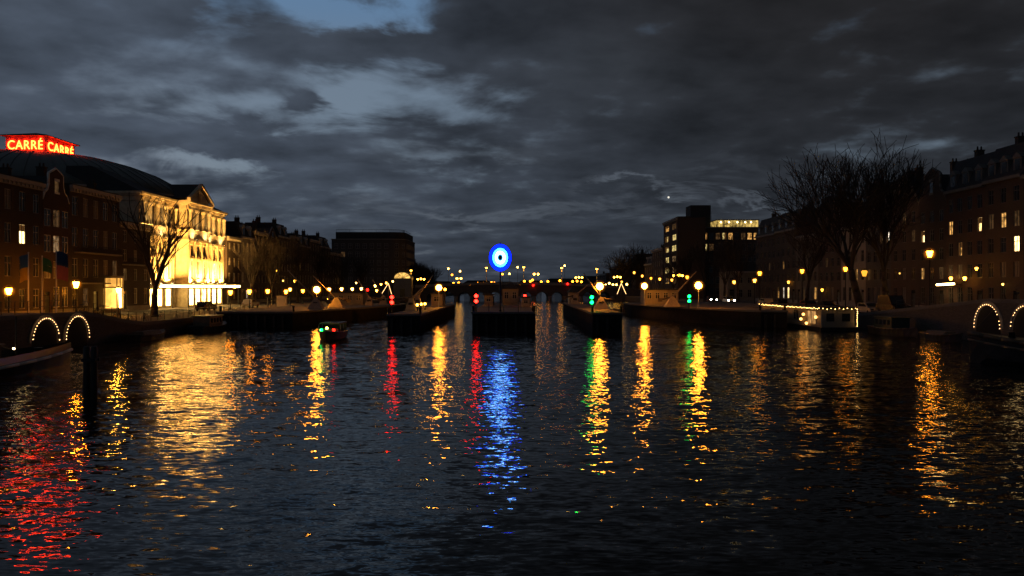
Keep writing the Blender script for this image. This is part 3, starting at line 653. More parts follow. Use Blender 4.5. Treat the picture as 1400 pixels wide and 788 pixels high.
def office_wing():
    root = thing('office_wing', 'office wing with a fully lit glass top floor beside the tower', 'office', (67.4, 245, 1.5))
    ops = []
    for k in range(6):
        for i in range(9): ops.append((-8.6 + i * 1.95, -7.2 + i * 1.95, 1.2 + k * 3.4, 3.3 + k * 3.4))
    wall_mesh(18, 21.8, ops, 12).build('wall', BR_BROWN, root)
    lit = {(5, 0): L_WARM, (5, 2): L_DIM, (5, 3): L_OFF, (5, 4): L_WARM, (5, 6): L_DIM, (5, 7): L_WARM, (5, 8): L_WARM, (4, 0): L_OFF, (4, 1): L_DIM}
    for k in range(6):
        for i in range(9): window(root, -7.9 + i * 1.95, 1.2 + k * 3.4, 1.4, 2.1, lit.get((k, i), GLASSY), 'tall', trim=CONC)
    MB().box(-9.2, 9.2, -.2, 12.2, 21.803, 22.1).build('cornice', CONC, root)
    p = MB().box(-4, 8.8, 1.2, 10, 22.103, 24.2).build('glass_storey', glow('top_floor_light', (1, .66, .17), .65, .85, .8), root)
    f = MB().box(-4.2, 9.0, .7, 10.3, 24.203, 24.5)
    for i in range(14): f.box(-4 + i * .98, -3.9 + i * .98, 1.08, 1.195, 22.103, 24.2)
    f.build('roof', CONC, root)
    lm = MB().sphere((0, 0, 0), .28, 10, 6).mesh('ceiling_lamp', glow('top_floor_lamp', (1, .78, .35), 6))
    for x in (-2.9, -.4, 2.2, 4.6, 6.4): link('ceiling_lamp', lm, root, (x, .72, 23.6))
    MB().box(-11.5, -5.2, 4, 11, 22.103, 29.2).build('plant_room', SLATE, root)
    m = MB()
    for x in (-10, -8, -4.5): m.tube((x, 6, 22.1), (x, 6, 27.6 + x * .05), .05, .03, 5)
    m.build('antennas', IRON, root)
office_wing()
house('brick house with two orange lit windows left of the office tower', 'R', 263.5, 284, 16.6, 5, 5, BR_BROWN, 'flat', X=50, lit={(2, 0): (L_WARM, lw), (2, 3): (L_WARM, lw), (3, 1): (L_DIM, None)}, curt={(3, 0), (3, 3)}, chim=2)
house('low house at the houseboat end of the far bridge', 'R', 284, 300, 12.0, 3, 4, BR_DARK, 'mansard', X=50, lit={(1, 1): (L_DIM, None)}, dormers=2, rh=3)
fr = [(-49, 360, 372, 12.5, 'L', 'far house beyond the bridge, lowest on the theatre bank'), (-47, 380, 396, 14.5, 'L', 'far flat house beyond the bridge behind the dark trees'), (-46, 400, 430, 11.5, 'L', 'long low far house beyond the bridge on the theatre bank'),
      (50, 322, 340, 14.2, 'R', 'far house just past the bridge with a red rooftop light'), (50, 342, 366, 12.0, 'R', 'far house past the bridge, second on the houseboat bank'), (49, 370, 400, 13.2, 'R', 'far house past the bridge, third on the houseboat bank'), (48, 405, 450, 10.5, 'R', 'long farthest low house on the houseboat bank')]
for x, y0, y1, H, sd, lb in fr:
    house(lb, sd, y0, y1, H, 4, 5, BR_DARK, 'flat' if y1 - y0 > 20 else 'mansard', rh=3, X=x, lit={(1, 1): (L_DIM, None), (0, 3): (L_WARM, None)}, chim=1, dormers=1, plinth=False)
for x, w, h, d, lb in ((-85, 40, 8, 870, 'long distant block at the far river bend, below the trees'), (-38, 30, 9, 880, 'distant block at the river bend left of the blue eye sign'), (-8, 22, 7.5, 860, 'distant low pale block right behind the lock hut'),
                    (20, 26, 9, 885, 'distant block at the river bend right of the blue eye sign'), (56, 36, 11, 875, 'distant wide block over the right bridge arches'), (98, 44, 14, 890, 'tallest distant block over the right end of the bridge')):
    root = thing('distant_block', lb, 'building', (x, d, 1.2), 0, 'distant blocks at the river bend')
    wall_mesh(w, h, [], 14).build('wall', BR_GREY, root); MB().prism([(-w / 2 - .3, h + .003), (w / 2 + .3, h + .003), (w / 2 - 4, h + 2.5), (-w / 2 + 4, h + 2.5)], 'y', -.3, 14).build('roof', SLATE, root)
    for i in range(int(w / 5)): window(root, -w / 2 + 3 + i * 5, h * .4, 1.6, 2.2, L_DIM if i % 3 == 1 else GLASSY, 'cross', -.16)

# ------------------------------------------------------------------ the far arched bridge
def far_bridge():
    root = thing('arched_bridge', 'long stone bridge with low arches crossing the river in the distance', 'bridge', (0, 303, 0))
    def top(x): return 6.0 - .0007 * x * x * 1.2
    m = MB(); pitch, half = 5.95, 2.25; x0, x1 = -36.9, 42.9; cs = [-.5 + pitch * i for i in range(-6, 8)]
    cuts = []
    xs = [x0]
    for c in cs:
        if c - half < x0 + .5 or c + half > x1 - .5: continue
        n = 10; arc = [(c - half * math.cos(math.pi * k / n), .9 + 2.3 * math.sin(math.pi * k / n)) for k in range(n + 1)]
        m.add([(xs[-1], 0, -2), (c - half, 0, -2), (c - half, 0, top(c - half)), (xs[-1], 0, top(xs[-1]))], [(0, 1, 2, 3)])
        for (ax, az), (bx, bz) in zip(arc, arc[1:]):
            m.add([(ax, 0, az), (bx, 0, bz), (bx, 0, top(bx)), (ax, 0, top(ax))], [(0, 1, 2, 3)])
            m.add([(ax, 0, az), (bx, 0, bz), (bx, 12, bz), (ax, 12, az)], [(0, 1, 2, 3)])
        for s in (-1, 1): m.add([(c + s * half, 0, -2), (c + s * half, 12, -2), (c + s * half, 12, .9), (c + s * half, 0, .9)], [(0, 1, 2, 3)])
        xs.append(c + half)
    m.add([(xs[-1], 0, -2), (x1, 0, -2), (x1, 0, top(x1)), (xs[-1], 0, top(xs[-1]))], [(0, 1, 2, 3)])
    N = 24
    for i in range(N):
        a, b = x0 + (x1 - x0) * i / N, x0 + (x1 - x0) * (i + 1) / N
        m.add([(a, 0, top(a)), (b, 0, top(b)), (b, 12, top(b)), (a, 12, top(a))], [(0, 1, 2, 3)])
    m.build('arches', QUAY, root); pr = MB()
    for i in range(N):
        a, b = x0 + (x1 - x0) * i / N, x0 + (x1 - x0) * (i + 1) / N
        for q in (-.25, 11.9):
            pr.add([(a, q, top(a) + .005), (b, q, top(b) + .005), (b, q, top(b) + 1.0), (a, q, top(a) + 1.0), (a, q + .35, top(a) + .005), (b, q + .35, top(b) + .005), (b, q + .35, top(b) + 1.0), (a, q + .35, top(a) + 1.0)],
                   [(0, 1, 2, 3), (5, 4, 7, 6), (3, 2, 6, 7), (0, 4, 5, 1)])
    pr.build('parapet', STONE, root); cw = MB()
    for c0 in xs: cw.prism([(c0, -.9), (c0 + .75, -1.5), (c0 + 1.45, -.9), (c0 + 1.45, -.003), (c0, -.003)], 'z', -2, 1.6)
    cw.build('cutwaters', STONE, root)
far_bridge()
def approach(name, lb, x0, x1, zt):
    """street ramp that carries the bridge road over each bank"""
    root = MB().box(x0, x1, 303.2, 314.8, 1.3, zt).build(name, QUAY); tag(root, lb, 'ramp')
approach('bridge_abutment', 'brick abutment of the far bridge by the glowing pavilion', -52, -37.01, 4.7); approach('bridge_abutment', 'brick abutment of the far bridge on the houseboat bank', 43.01, 56, 4.5)

# ------------------------------------------------------------------ the lock: walls, gates, huts
def pier(lb, poly, zt):
    o = MB().prism(poly, 'z', -2, zt).build('lock_pier', LOCKW); tag(o, lb, 'lock wall', 'lock piers in the river'); recalc(o.data)
    cx = sum(p[0] for p in poly) / len(poly); cyy = sum(p[1] for p in poly) / len(poly)
    k = MB().prism([(x + (.12 if x > cx else -.12), y + (.12 if y > cyy else -.12)) for x, y in poly], 'z', zt + .003, zt + .22).build('coping', COPE, o); recalc(k.data)
    b = MB(); mn = min(p[1] for p in poly)
    for x in [p[0] for p in poly if p[1] == mn]: b.lathe([(.14, 0), (.12, .5), (.18, .55), (.16, .7)], 10, (x * .97 + cx * .03, mn + .5, zt + .223))
    b.build('bollards', IRON, o)
    f = MB(); xs = sorted(p[0] for p in poly if p[1] == mn)
    for i in range(int((xs[-1] - xs[0]) / 1.1)): f.box(xs[0] + .4 + i * 1.1, xs[0] + .65 + i * 1.1, mn - .22, mn - .003, -1, zt - .3)
    f.build('fender_timbers', PILEW, o)
pier('lock wall joined to the theatre bank, left of the lock chambers', [(-36.7, 99), (-27.3, 99), (-26.2, 104), (-20.0, 133), (-20.0, 150), (-36.7, 150)], 1.75)
pier('lock pier left of the central one with the tall orange lamp', [(-14.1, 90), (-10.4, 90), (-10.4, 145), (-12.6, 145)], 1.75)
pier('central lock pier carrying the blue eye sign and the hut', [(-4.5, 90), (2.65, 90), (2.65, 146), (-4.5, 146)], 2.0)
pier('lock pier right of the central one with two green lights', [(8.9, 88), (12.2, 88), (11.6, 146), (9.4, 146)], 2.0)
pier('lock wall joined to the houseboat bank, right of the lock chambers', [(21, 150), (20.8, 139), (26, 110), (31, 99), (34.2, 99), (34.2, 117), (42.7, 117), (42.7, 150)], 1.9)
def gate(lb, x0, x1, y):
    m = MB(); xm = (x0 + x1) / 2
    for a, b, ya, yb in ((x0, xm, y, y + 1.6), (x1, xm, y, y + 1.6)):
        s = 1 if b > a else -1
        m.add([(a, ya, -1.5), (b, yb, -1.5), (b, yb, .95), (a, ya, .95), (a, ya + .3, -1.5), (b, yb + .3, -1.5), (b, yb + .3, .95), (a, ya + .3, .95)], [(0, 1, 2, 3), (4, 7, 6, 5), (3, 2, 6, 7), (0, 4, 5, 1), (1, 5, 6, 2), (0, 3, 7, 4)])
    o = m.build('lock_gate', WOOD); recalc(o.data); tag(o, lb, 'lock gate', 'lock gates'); r = MB()
    for a in (x0, x1):
        r.tube((a, y + .15, .952), (a, y + .15, 1.9), .04); r.tube((a, y + .15, 1.9), (xm, y + 1.75, 1.9), .03); r.tube((xm, y + 1.75, .952), (xm, y + 1.75, 1.9), .04)
    r.build('handrail', IRON, o)
gate('timber gate closing the lock chamber nearest the theatre bank', -20, -13, 146.5); gate('timber gate closing the lock chamber nearest the houseboat bank', 11.6, 21, 148)
def boom(lb, bpx, bpy, D, tpx, tpy, zb, wide=1.0):
    b = at(bpx, bpy, D); t = at(tpx, tpy, D)
    root = thing('lock_gate_winch', lb, 'winch', (b.x, D, zb), 0, 'lock gate winches')
    w, h = 1.05 * wide, max(1.0, b.z - zb) + .5
    MB().add([(-w, -w * .8, 0), (w, -w * .8, 0), (w, w * .8, 0), (-w, w * .8, 0), (-.22, -.22, h), (.22, -.22, h), (.22, .22, h), (-.22, .22, h)], [(0, 3, 2, 1), (4, 5, 6, 7), (0, 1, 5, 4), (1, 2, 6, 5), (2, 3, 7, 6), (3, 0, 4, 7)]).build('pedestal', PALEWOOD, root)
    MB().tube((0, 0, h * .9), (t.x - b.x, 0, t.z - zb), .13, .07, 8).build('boom', PALEWOOD, root)
    dx = 1 if t.x < b.x else -1
    MB().tube((dx * .1, 0, h * .95), (dx * 1.8, 0, h * .7), .1, .16, 8).box(dx * 1.8 - .3, dx * 1.8 + .3, -.2, .2, h * .7 - .3, h * .7 + .2).build('counterweight', WOOD, root)
    MB().tube((-.3, -.35, h * .55), (.3, -.35, h * .55), .16, .16, 10).build('drum', IRON, root)
for a in [('pale winch pedestal with a long thin boom, nearest the white kiosk', 432, 420, 112, 393, 371, 1.98), ('pale winch pedestal behind the motor boat with a boom leaning left', 460, 414, 120, 428, 379, 1.98, 1.2),
          ('winch with a boom leaning left, left of the lit A-frame', 505, 412, 132, 489, 384, 1.98, .7), ('winch with a boom close under the lit A-frame', 524, 410, 138, 509, 384, 1.98, .7),
          ('winch whose boom leans right near the front of the left pier', 562, 415, 104, 581, 392, 1.98, .7), ('winch with the longest boom leaning right toward the orange lamp of the left pier', 571, 410, 118, 592, 378, 1.98, .7),
          ('winch with a boom leaning left beside the two green lights', 822, 414, 101, 798, 376, 2.23, .9), ('winch at the back of the right pier with a boom leaning right', 786, 411, 132, 803, 392, 2.23, .7),
          ('winch on the right lock wall with a tall boom leaning right', 919, 416, 118, 952, 373, 2.13, 1.1)]: boom(*a)
def hut(lb, x0, x1, y0, y1, z, h, mat, roof='hip', win=2, rmat=None):
    root = thing('lock_hut', lb, 'hut', ((x0 + x1) / 2, y0, z)); W = x1 - x0; d = y1 - y0; ops = []
    p = W / win
    for i in range(win): ops.append((-W / 2 + p * (i + .5) - p * .28, -W / 2 + p * (i + .5) + p * .28, h * .38, h * .82))
    wall_mesh(W, h, ops, d, .12).build('wall', mat, root)
    for o in ops: window(root, (o[0] + o[1]) / 2, o[2], o[1] - o[0], o[3] - o[2], GLASSY, 'cross', -.06)
    e = .25
    if roof == 'hip':
        MB().add([(-W / 2 - e, -e, h + .003), (W / 2 + e, -e, h + .003), (W / 2 + e, d + e, h + .003), (-W / 2 - e, d + e, h + .003), (-W * .15, d * .4, h + .9), (W * .15, d * .4, h + .9), (W * .15, d * .6, h + .9), (-W * .15, d * .6, h + .9)],
             [(0, 3, 2, 1), (4, 5, 6, 7), (0, 1, 5, 4), (1, 2, 6, 5), (2, 3, 7, 6), (3, 0, 4, 7)]).build('roof', rmat or SLATE, root)
    else: MB().box(-W / 2 - e, W / 2 + e, -e, d + e, h + .003, h + .18).build('roof', rmat or SLATE, root)
    MB().box(-.42 + W * .3, .42 + W * .3, d + .003, d + .06, .02, min(2.1, h * .9)).build('door', DOORP, root)
hut('cream lock keeper hut with a dark hipped roof on the central pier', -1.5, 1.0, 126, 130, 2.22, 2.5, PLASTER)
hut('tiny pale shed at the left edge of the central pier', -4.2, -2.9, 120, 123, 2.22, 1.6, PLASTER, 'flat', 1)
hut('pale sloping cover at the right edge of the central pier', 1.4, 2.5, 112, 116, 2.22, 1.3, PALEWOOD, 'flat', 1)
hut('wide pale hut on the right lock wall with a dark window front', 22.6, 28.2, 135, 140, 2.13, 2.4, PLASTER, 'flat', 4)
hut('pale shed on the left pier near the red lights', -13.0, -11.2, 128, 132, 1.98, 1.9, PLASTER, 'flat', 1)
hut('low pale hut with flat roof on the left lock wall', -31.5, -25.5, 136, 141, 1.98, 2.0, PLASTER, 'flat', 4)
hut('hut at the rear of the right pier below the bridge lamps', 9.7, 11.2, 134, 138, 2.23, 1.9, PALEWOOD, 'hip', 1)
def railing(lb, pts, zf, h=1.0, step=1.6, grp=None):
    r = MB()
    for a, b in zip(pts, pts[1:]):
        a, b = Vector((*a, 0)), Vector((*b, 0)); n = max(1, int((b - a).length / step)); pr = None
        for k in range(n + 1):
            p = a.lerp(b, k / n); z = zf(p.x, p.y); r.tube((p.x, p.y, z), (p.x, p.y, z + h), .035, .03, 6)
            if pr:
                for q in (h, h * .55): r.tube((pr.x, pr.y, pz + q), (p.x, p.y, z + q), .022, .022, 5)
            pr, pz = p, z
    tag(r.build('railing', IRON), lb, 'railing', grp)
railing('thin iron railing round the front of the central lock pier', [(-4.3, 96), (-4.3, 90.3), (2.4, 90.3), (2.4, 96)], lambda x, y: 2.22)
railing('iron railing on the theatre bank before the lit porch', [(-37.6, 44), (-37.6, 112)], lambda x, y: zl(y) + .12)
railing('iron railing along the raised quay of the houseboat bank', [(43.5, 44), (43.5, 90)], lambda x, y: zr(y) + .12)
def kiosk():
    root = thing('kiosk', 'white kiosk cabinet standing at the quay edge before the lock', 'cabinet', (-37.9, 131, 1.53))
    MB().box(-.72, .72, -.5, .5, 0, 2.0).build('cabinet_body', WHITE, root); MB().box(-.8, .8, -.58, .58, 2.003, 2.12).build('lid', TRIM, root); MB().box(-.6, .6, -.53, -.503, .15, 1.85).box(.4, .45, -.56, -.532, .9, 1.1).build('door', WHITE, root)
kiosk()
# ------------------------------------------------------------------ the blue eye sign
def eye_sign():
    root = thing('eye_sign', 'glowing oval blue eye sign with white ring on a tall pole', 'sign', (-1.35, 91.6, 2.225))
    MB().lathe([(.16, 0), (.16, .1), (.09, .14), (.08, 7.9)], 12).build('pole', IRON, root)
    def oval(rx, rz, y0, y1, name, mat, par, n=40):
        return MB().prism([(rx * math.cos(2 * math.pi * k / n), 6.19 + rz * math.sin(2 * math.pi * k / n)) for k in range(n)], 'y', y0, y1).build(name, mat, par)
    d = oval(1.27, 1.54, -.16, .02, 'disc', glow('eye_blue', (.0006, .006, 1), 9), root)
    oval(1.33, 1.60, .021, .08, 'back_plate', IRON, root)
    oval(.86, 1.07, -.19, -.163, 'cyan_ring', glow('eye_cyan', (.02, .42, 1), 16), d); oval(.58, .74, -.215, -.193, 'white_ring', glow('eye_white', (.72, .95, 1), 8.0), d)
    oval(.33, .42, -.24, -.218, 'iris', glow('eye_iris', (.05, .55, .95), 1.3), d); oval(.22, .28, -.265, -.243, 'pupil', surf('eye_pupil', (.02, .12, .2), .3, .1), d)
eye_sign()

# ------------------------------------------------------------------ lamps
AMB = (1, .285, .012); WRM = (1, .41, .035); WHL = (1, .55, .10); RED = (1, .008, .004); GRN = (.003, 1, .10)
_lm = {}
def lmesh(key, fn):
    if key not in _lm: _lm[key] = fn()
    return _lm[key]
def ground(x, y):
    if x <= LX: return zl(y)
    if x >= RX: return zr(y)
    return None
def halo(root, R_, h, c):  # added glowing volume round a lamp, stands in for lens bloom, no glass
    key = 'halo_glow_%s_%.2f' % (c, R_)
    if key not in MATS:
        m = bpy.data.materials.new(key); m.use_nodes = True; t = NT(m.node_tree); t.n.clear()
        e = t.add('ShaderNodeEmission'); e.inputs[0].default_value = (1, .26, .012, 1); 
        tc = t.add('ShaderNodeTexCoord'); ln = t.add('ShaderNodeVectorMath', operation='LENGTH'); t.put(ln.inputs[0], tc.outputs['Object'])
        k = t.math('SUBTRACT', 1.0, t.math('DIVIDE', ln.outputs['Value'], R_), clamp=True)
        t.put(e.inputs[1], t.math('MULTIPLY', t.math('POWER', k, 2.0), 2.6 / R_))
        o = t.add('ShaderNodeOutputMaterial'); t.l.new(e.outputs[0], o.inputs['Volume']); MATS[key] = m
    q = lmesh(key, lambda: MB().sphere((0, 0, 0), R_, 14, 10).mesh('glow_halo', MATS[key])); link('glow_halo', q, root, (0, 0, h))
def lamp(kind, px, py, D, lb, c=AMB, s=100, r=.26, base=None, grp=None):
    p = at(px, py, D); zb = base if base is not None else (ground(p.x, D) or 1.98)
    s = s * .62; r = r * 1.18 if kind == 'small' else r; r = r * (1.25 if kind == 'post' else 1.1 if kind == 'sodium' else 1)
    h = p.z - zb; gm = glow('lamp_%s_%.1f' % (c, s), c, s)
    if kind == 'post':
        root = thing('street_lamp', lb, 'street lamp', (p.x, D, zb), 0, grp or 'street lamps')
        MB().lathe([(.16, 0), (.16, .25), (.09, .4), (.07, h * .5), (.05, h - r * 1.25), (r * .5, h - r * 1.2), (r * .52, h - r * 1.01)], 8).build('post', IRON, root)
        q = lmesh(('q', r, c, s), lambda: MB().lathe([(r * .45, -r), (r * .9, r * .55), (r * .7, r * .75)], 8).mesh('lantern', gm)); o = link('lantern', q, root, (0, 0, h))
        q = lmesh(('cap', r), lambda: MB().lathe([(r * 1.7, r * .76), (r * 1.6, r * .84), (r * .5, r * 1.2), (r * .1, r * 1.6)], 10).mesh('cap', IRON)); link('cap', q, root, (0, 0, h)); halo(root, r * 2.0, h, c)
    elif kind == 'sodium':
        root = thing('lock_lamp', lb, 'street lamp', (p.x, D, zb), 0, grp or 'orange lamps on the lock')
        MB().lathe([(.14, 0), (.12, .5), (.07, .6), (.055, h + .1)], 8).build('post', STEEL, root)
        MB().lathe([(r * 1.75, r * 1.02), (r * 1.3, r * 1.15), (.06, r * 1.4)], 10).build('hood', STEEL, root, (0, 0, h))
        MB().sphere((0, 0, 0), r, 12, 8).build('globe', gm, root, (0, 0, h)); halo(root, r * 2.0, h, c)
    elif kind == 'tall':
        root = thing('lamp_mast', lb, 'lamp mast', (p.x, D, zb), 0, grp or 'tall lamp masts on the far bridge')
        MB().lathe([(.2, 0), (.12, h * .4), (.08, h)], 8).build('mast', STEEL, root)
        MB().lathe([(r * 1.3, 0), (r * .9, r * .7), (.1, r)], 10).build('hood', STEEL, root, (0, 0, h + r * .35)); MB().sphere((0, 0, 0), r, 10, 6, .8).build('bulb', gm, root, (0, 0, h))
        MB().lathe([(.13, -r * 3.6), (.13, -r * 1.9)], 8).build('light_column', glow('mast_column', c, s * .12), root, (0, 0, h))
    elif kind == 'cluster':
        root = thing('globe_candelabra', lb, 'street lamp', (p.x, D, zb), 0, grp or 'lamps with several globes')
        n = int(base is not None and 3 or 3); st = MB().lathe([(.2, 0), (.12, .6), (.08, h - .5)], 8); st.tube((-1.15, 0, h - .45), (1.15, 0, h - .45), .05); st.build('post', IRON, root)
        q = lmesh(('g', r, c, s), lambda: MB().sphere((0, 0, 0), r, 10, 6).mesh('globe', gm))
        for x, dz in ((-1.2, 0), (0, .15), (1.2, 0)): link('globe', q, root, (x, 0, h + dz))
    elif kind == 'pair':
        root = thing('twin_globe_lamp', lb, 'street lamp', (p.x, D, zb), 0, grp or 'lamps with several globes')
        st = MB().lathe([(.2, 0), (.12, .6), (.08, h - .5)], 8); st.tube((-.75, 0, h - .45), (.75, 0, h - .45), .05); st.build('post', IRON, root)
        q = lmesh(('g', r, c, s), lambda: MB().sphere((0, 0, 0), r, 10, 6).mesh('globe', gm))
        for x in (-.75, .75): link('globe', q, root, (x, 0, h))
    elif kind == 'wall':
        root = thing('wall_lamp', lb, 'wall lamp', (p.x, D, p.z), 0, grp or 'lamps on the house fronts')
        s2 = -1 if p.x < 0 else 1
        MB().tube((0, 0, r * 1.3), (s2 * 1.2, 0, r * 1.3 + .25), .035).tube((0, 0, r), (0, 0, r * 1.5), .03).build('bracket', IRON, root)
        q = lmesh(('w', r, c, s), lambda: MB().lathe([(r * .5, -r), (r, r * .5), (r * .6, r * .85)], 8).mesh('lantern', gm)); link('lantern', q, root)
        MB().lathe([(r * 1.05, r * .86), (r * .3, r * 1.25)], 8).build('cap', IRON, root)
    elif kind == 'small':
        root = thing('bollard_light', lb, 'small light', (p.x, D, zb), 0, grp)
        MB().lathe([(.07, 0), (.05, max(.1, h - r))], 6).build('post', IRON, root); q = lmesh(('g', r, c, s), lambda: MB().sphere((0, 0, 0), r, 8, 6).mesh('globe', gm)); link('globe', q, root, (0, 0, h))
    return root
def signal(px, py, D, c, lb, base, n=2, s=32):
    p = at(px, py, D); root = thing('signal_light', lb, 'signal', (p.x, D, base), 0, 'ship signals at the lock'); h = p.z - base
    MB().lathe([(.08, 0), (.05, h - .5)], 8).build('post', IRON, root)
    MB().box(-.24, .24, -.1, .18, h - .62, h + .62).build('signal_box', IRON, root); gm = glow('signal_%s' % (c,), c, s)
    for k in range(n):
        z = h + (.3 - .6 * k if n > 1 else 0); o = MB().lathe([(.21, 0), (.18, .06), (.05, .09)], 12).build('lens', gm, root, (0, -.103, z)); o.rotation_euler = (R(90), 0, 0)
        MB().prism([(.24 * math.cos(R(a)), z + .24 * math.sin(R(a))) for a in range(0, 181, 20)] + [(.2 * math.cos(R(a)), z + .2 * math.sin(R(a))) for a in range(180, -1, -20)], 'y', -.3, -.104).build('hood', IRON, root)
# theatre bank
L = [
 ('post', 12, 400, 82, 'lantern post at the left edge before the dark brick house', AMB, 170, .30), ('post', 104, 391, 95, 'lantern post before the pale plinth left of the lit porch', AMB, 320, .32),
 ('post', 162, 399, 103, 'lantern post just right of the blazing glass porch', WRM, 260, .28), ('post', 315, 402, 127, 'lantern post at the right end of the theatre canopy', AMB, 80, .30),
 ('post', 341, 401, 136, 'lantern post before the striped lit windows', AMB, 80, .30), ('post', 366, 400.5, 146, 'lantern post standing alone between two bare trees, left of the kiosk', AMB, 80, .30),
 ('post', 391, 401, 156, 'lantern post rising behind the left side of the white kiosk', AMB, 80, .30), ('post', 396.5, 398, 163, 'paler lantern post close beside the one behind the kiosk', WRM, 60, .26),
 ('post', 414, 400, 171, 'lantern post between the kiosk and the big orange lock lamp', AMB, 70, .28), ('post', 450, 398, 190, 'white lantern post right of the big orange lock lamp', WHL, 45, .32),
 ('post', 467, 397.5, 203, 'lantern post second right of the big orange lock lamp', WHL, 45, .32), ('post', 481.6, 397.5, 216, 'lantern post third right of the big orange lock lamp', WHL, 45, .31),
 ('post', 494, 397, 228, 'lantern post fourth right of the big orange lock lamp', WHL, 40, .31), ('post', 513, 393, 240, 'lantern post left of the lit A-frame', WHL, 40, .3),
 ('post', 515, 399.5, 244, 'low bright lantern post left of the lit A-frame', WRM, 50, .30), ('post', 521, 391, 256, 'higher lantern post left of the A-frame top', WRM, 40, .26),
 ('post', 528, 389, 268, 'lantern post just left of the A-frame top', WRM, 40, .26), ('post', 537, 387, 280, 'lantern post just right of the A-frame top', WHL, 40, .26),
 ('wall', 321, 394, 166, 'tall lamp on the last corner of the theatre front', WRM, 30, .35), ('wall', 403, 386.5, 209, 'small lamp high on the mansard house above the kiosk', WRM, 12, .35), ('wall', 378, 372.5, 185.5, 'faint small lamp high on the tall dark house', WRM, 10, .25),
 ('wall', 487, 389, 283, 'wall lamp under the big round cornered block', WHL, 20, .3), ('wall', 387, 386, 203, 'tiny lamp on the red pointed gable house', WHL, 8, .22),
 ('small', 449, 411, 150, 'small low light on the left lock wall behind the second winch', WRM, 40, .16), ('small', 492, 410, 146, 'small low light on the left lock wall below the booms', WRM, 40, .18), ('small', 498, 405, 146, 'bright low lamp on the left lock wall left of the lit A-frame', WRM, 70, .24),
]
for k, px, py, D, lb, c, s, r in L:
    b = 1.98 if k == 'small' else None
    lamp(k, px, py, D, lb, c, s, r, base=b)
for a in [(433, 398.3, 118, 'large orange lamp on the left lock wall behind the motor boat', 1.98, .42), (600, 395.5, 118, 'large orange lamp on the lock pier left of the central one', 1.98, .38), (820, 393.7, 101, 'large orange lamp on the lock pier right of the central one', 2.23, .40),
          (881, 393.3, 130, 'large orange lamp on the right lock wall by the wide pale hut', 2.13, .42), (955, 392.6, 110, 'large orange lamp on the right lock wall beyond the tall boom', 2.13, .42)]:
    lamp('sodium', a[0], a[1], a[2], a[3], (1, .32, .022), 210, a[5], base=a[4])
for a in [(570.5, 419, 0), (576, 418, 3), (581, 417.5, 6)]: lamp('small', a[0], a[1], 100 + a[2], 'one of three small lights in a row on the left pier', WRM, 40, .13, base=1.98, grp='three small lights on the left pier')
lamp('small', 608.5, 398, 124, 'smaller light beside the large orange lamp of the left pier', AMB, 60, .16, base=1.98)
signal(536, 412, 91.2, RED, 'two red lights stacked at the lock wall under the lit A-frame', 1.98); signal(651, 410.3, 91.2, RED, 'two red lights at the left edge of the central pier', 2.22)
signal(666, 408, 140, RED, 'single red light left of the central hut', 2.22, 1, 40); signal(717.6, 406.6, 120, RED, 'single red light right of the central hut', 2.22, 1)
signal(809, 412, 92, GRN, 'two green lights on the right lock pier', 2.23, 2, 14); signal(942, 410.3, 104, GRN, 'two green lights on the right lock wall below the tall boom', 2.13, 2, 14)
# far bridge
BZ = 6.0
for a in [(665, 368.3, 'tall lamp mast left of the blue eye sign'), (716, 367.5, 'tall lamp mast right of the blue eye sign'), (768, 368.5, 'tall lamp mast over the right bridge arches'), (816, 370, 'tall lamp mast at the right end of the bridge'), (562, 372, 'tall lamp mast over the glowing fanlight')]:
    lamp('tall', a[0], a[1], 306, a[2], WRM, 30, .42, base=BZ - .4)
for a in [(575.5, 384, 'three globe lamp right of the glowing fanlight'), (791.5, 381.8, 'three globe lamp between the two tall masts on the right of the bridge'), (844, 381.2, 'three globe lamp over the right lit A-frame'), (927, 379, 'three globe lamp at the foot of the office tower')]:
    lamp('cluster', a[0], a[1], 304 if a[0] < 900 else 228, a[2], WRM, 40, .34)
lamp('pair', 733, 377, 305, 'twin globe lamp on the bridge right of the blue eye sign', WRM, 40, .38, base=BZ); lamp('pair', 627.5, 383, 305, 'twin globe lamp on the bridge left of the blue eye sign', WRM, 40, .38, base=BZ - .7)
far = [(613, 369.5, 1), (618, 378, 0), (629, 373, 1), (620, 389.5, 0), (627, 389, 0), (643, 392, 0), (653, 389.5, 0), (657, 389.6, 0), (661, 389.5, 0), (672, 388.6, 0), (676, 389, 0), (679, 390, 0), (687, 377, 0), (696.5, 376.5, 1), (707.7, 367.6, 1), (710, 391, 0), (717, 386.7, 0), (725, 387, 0), (728, 385, 0), (740, 387.5, 0), (749, 387, 0), (758, 390.5, 1), (765.5, 386, 0), (772, 365.5, 1), (783, 387, 0), (789, 386.5, 0), (795, 387.5, 0), (806, 392, 1), (828, 392, 1), (833, 389.5, 1), (838, 391.5, 1), (843, 391.5, 1), (857, 391, 1)]
for px, py, w in far:
    D = 304.2 if py > 384 else 312; lamp('small', px, py, D, 'small round light along the far bridge', WHL if w else AMB, 22, .30 if py < 384 else .34, base=5.2, grp='small lights along the far bridge')
for px, py, lb in ((729, 392.4, 'red light on the far bridge right of the blue eye'), (776, 390.3, 'red light on the far bridge over the right arches'), (502.5, 398.5, 'red light among the lanterns left of the lit A-frame')):
    lamp('small', px, py, 302.5 if px > 600 else 236, lb, RED, 18, .32, base=5.0 if px > 600 else None)
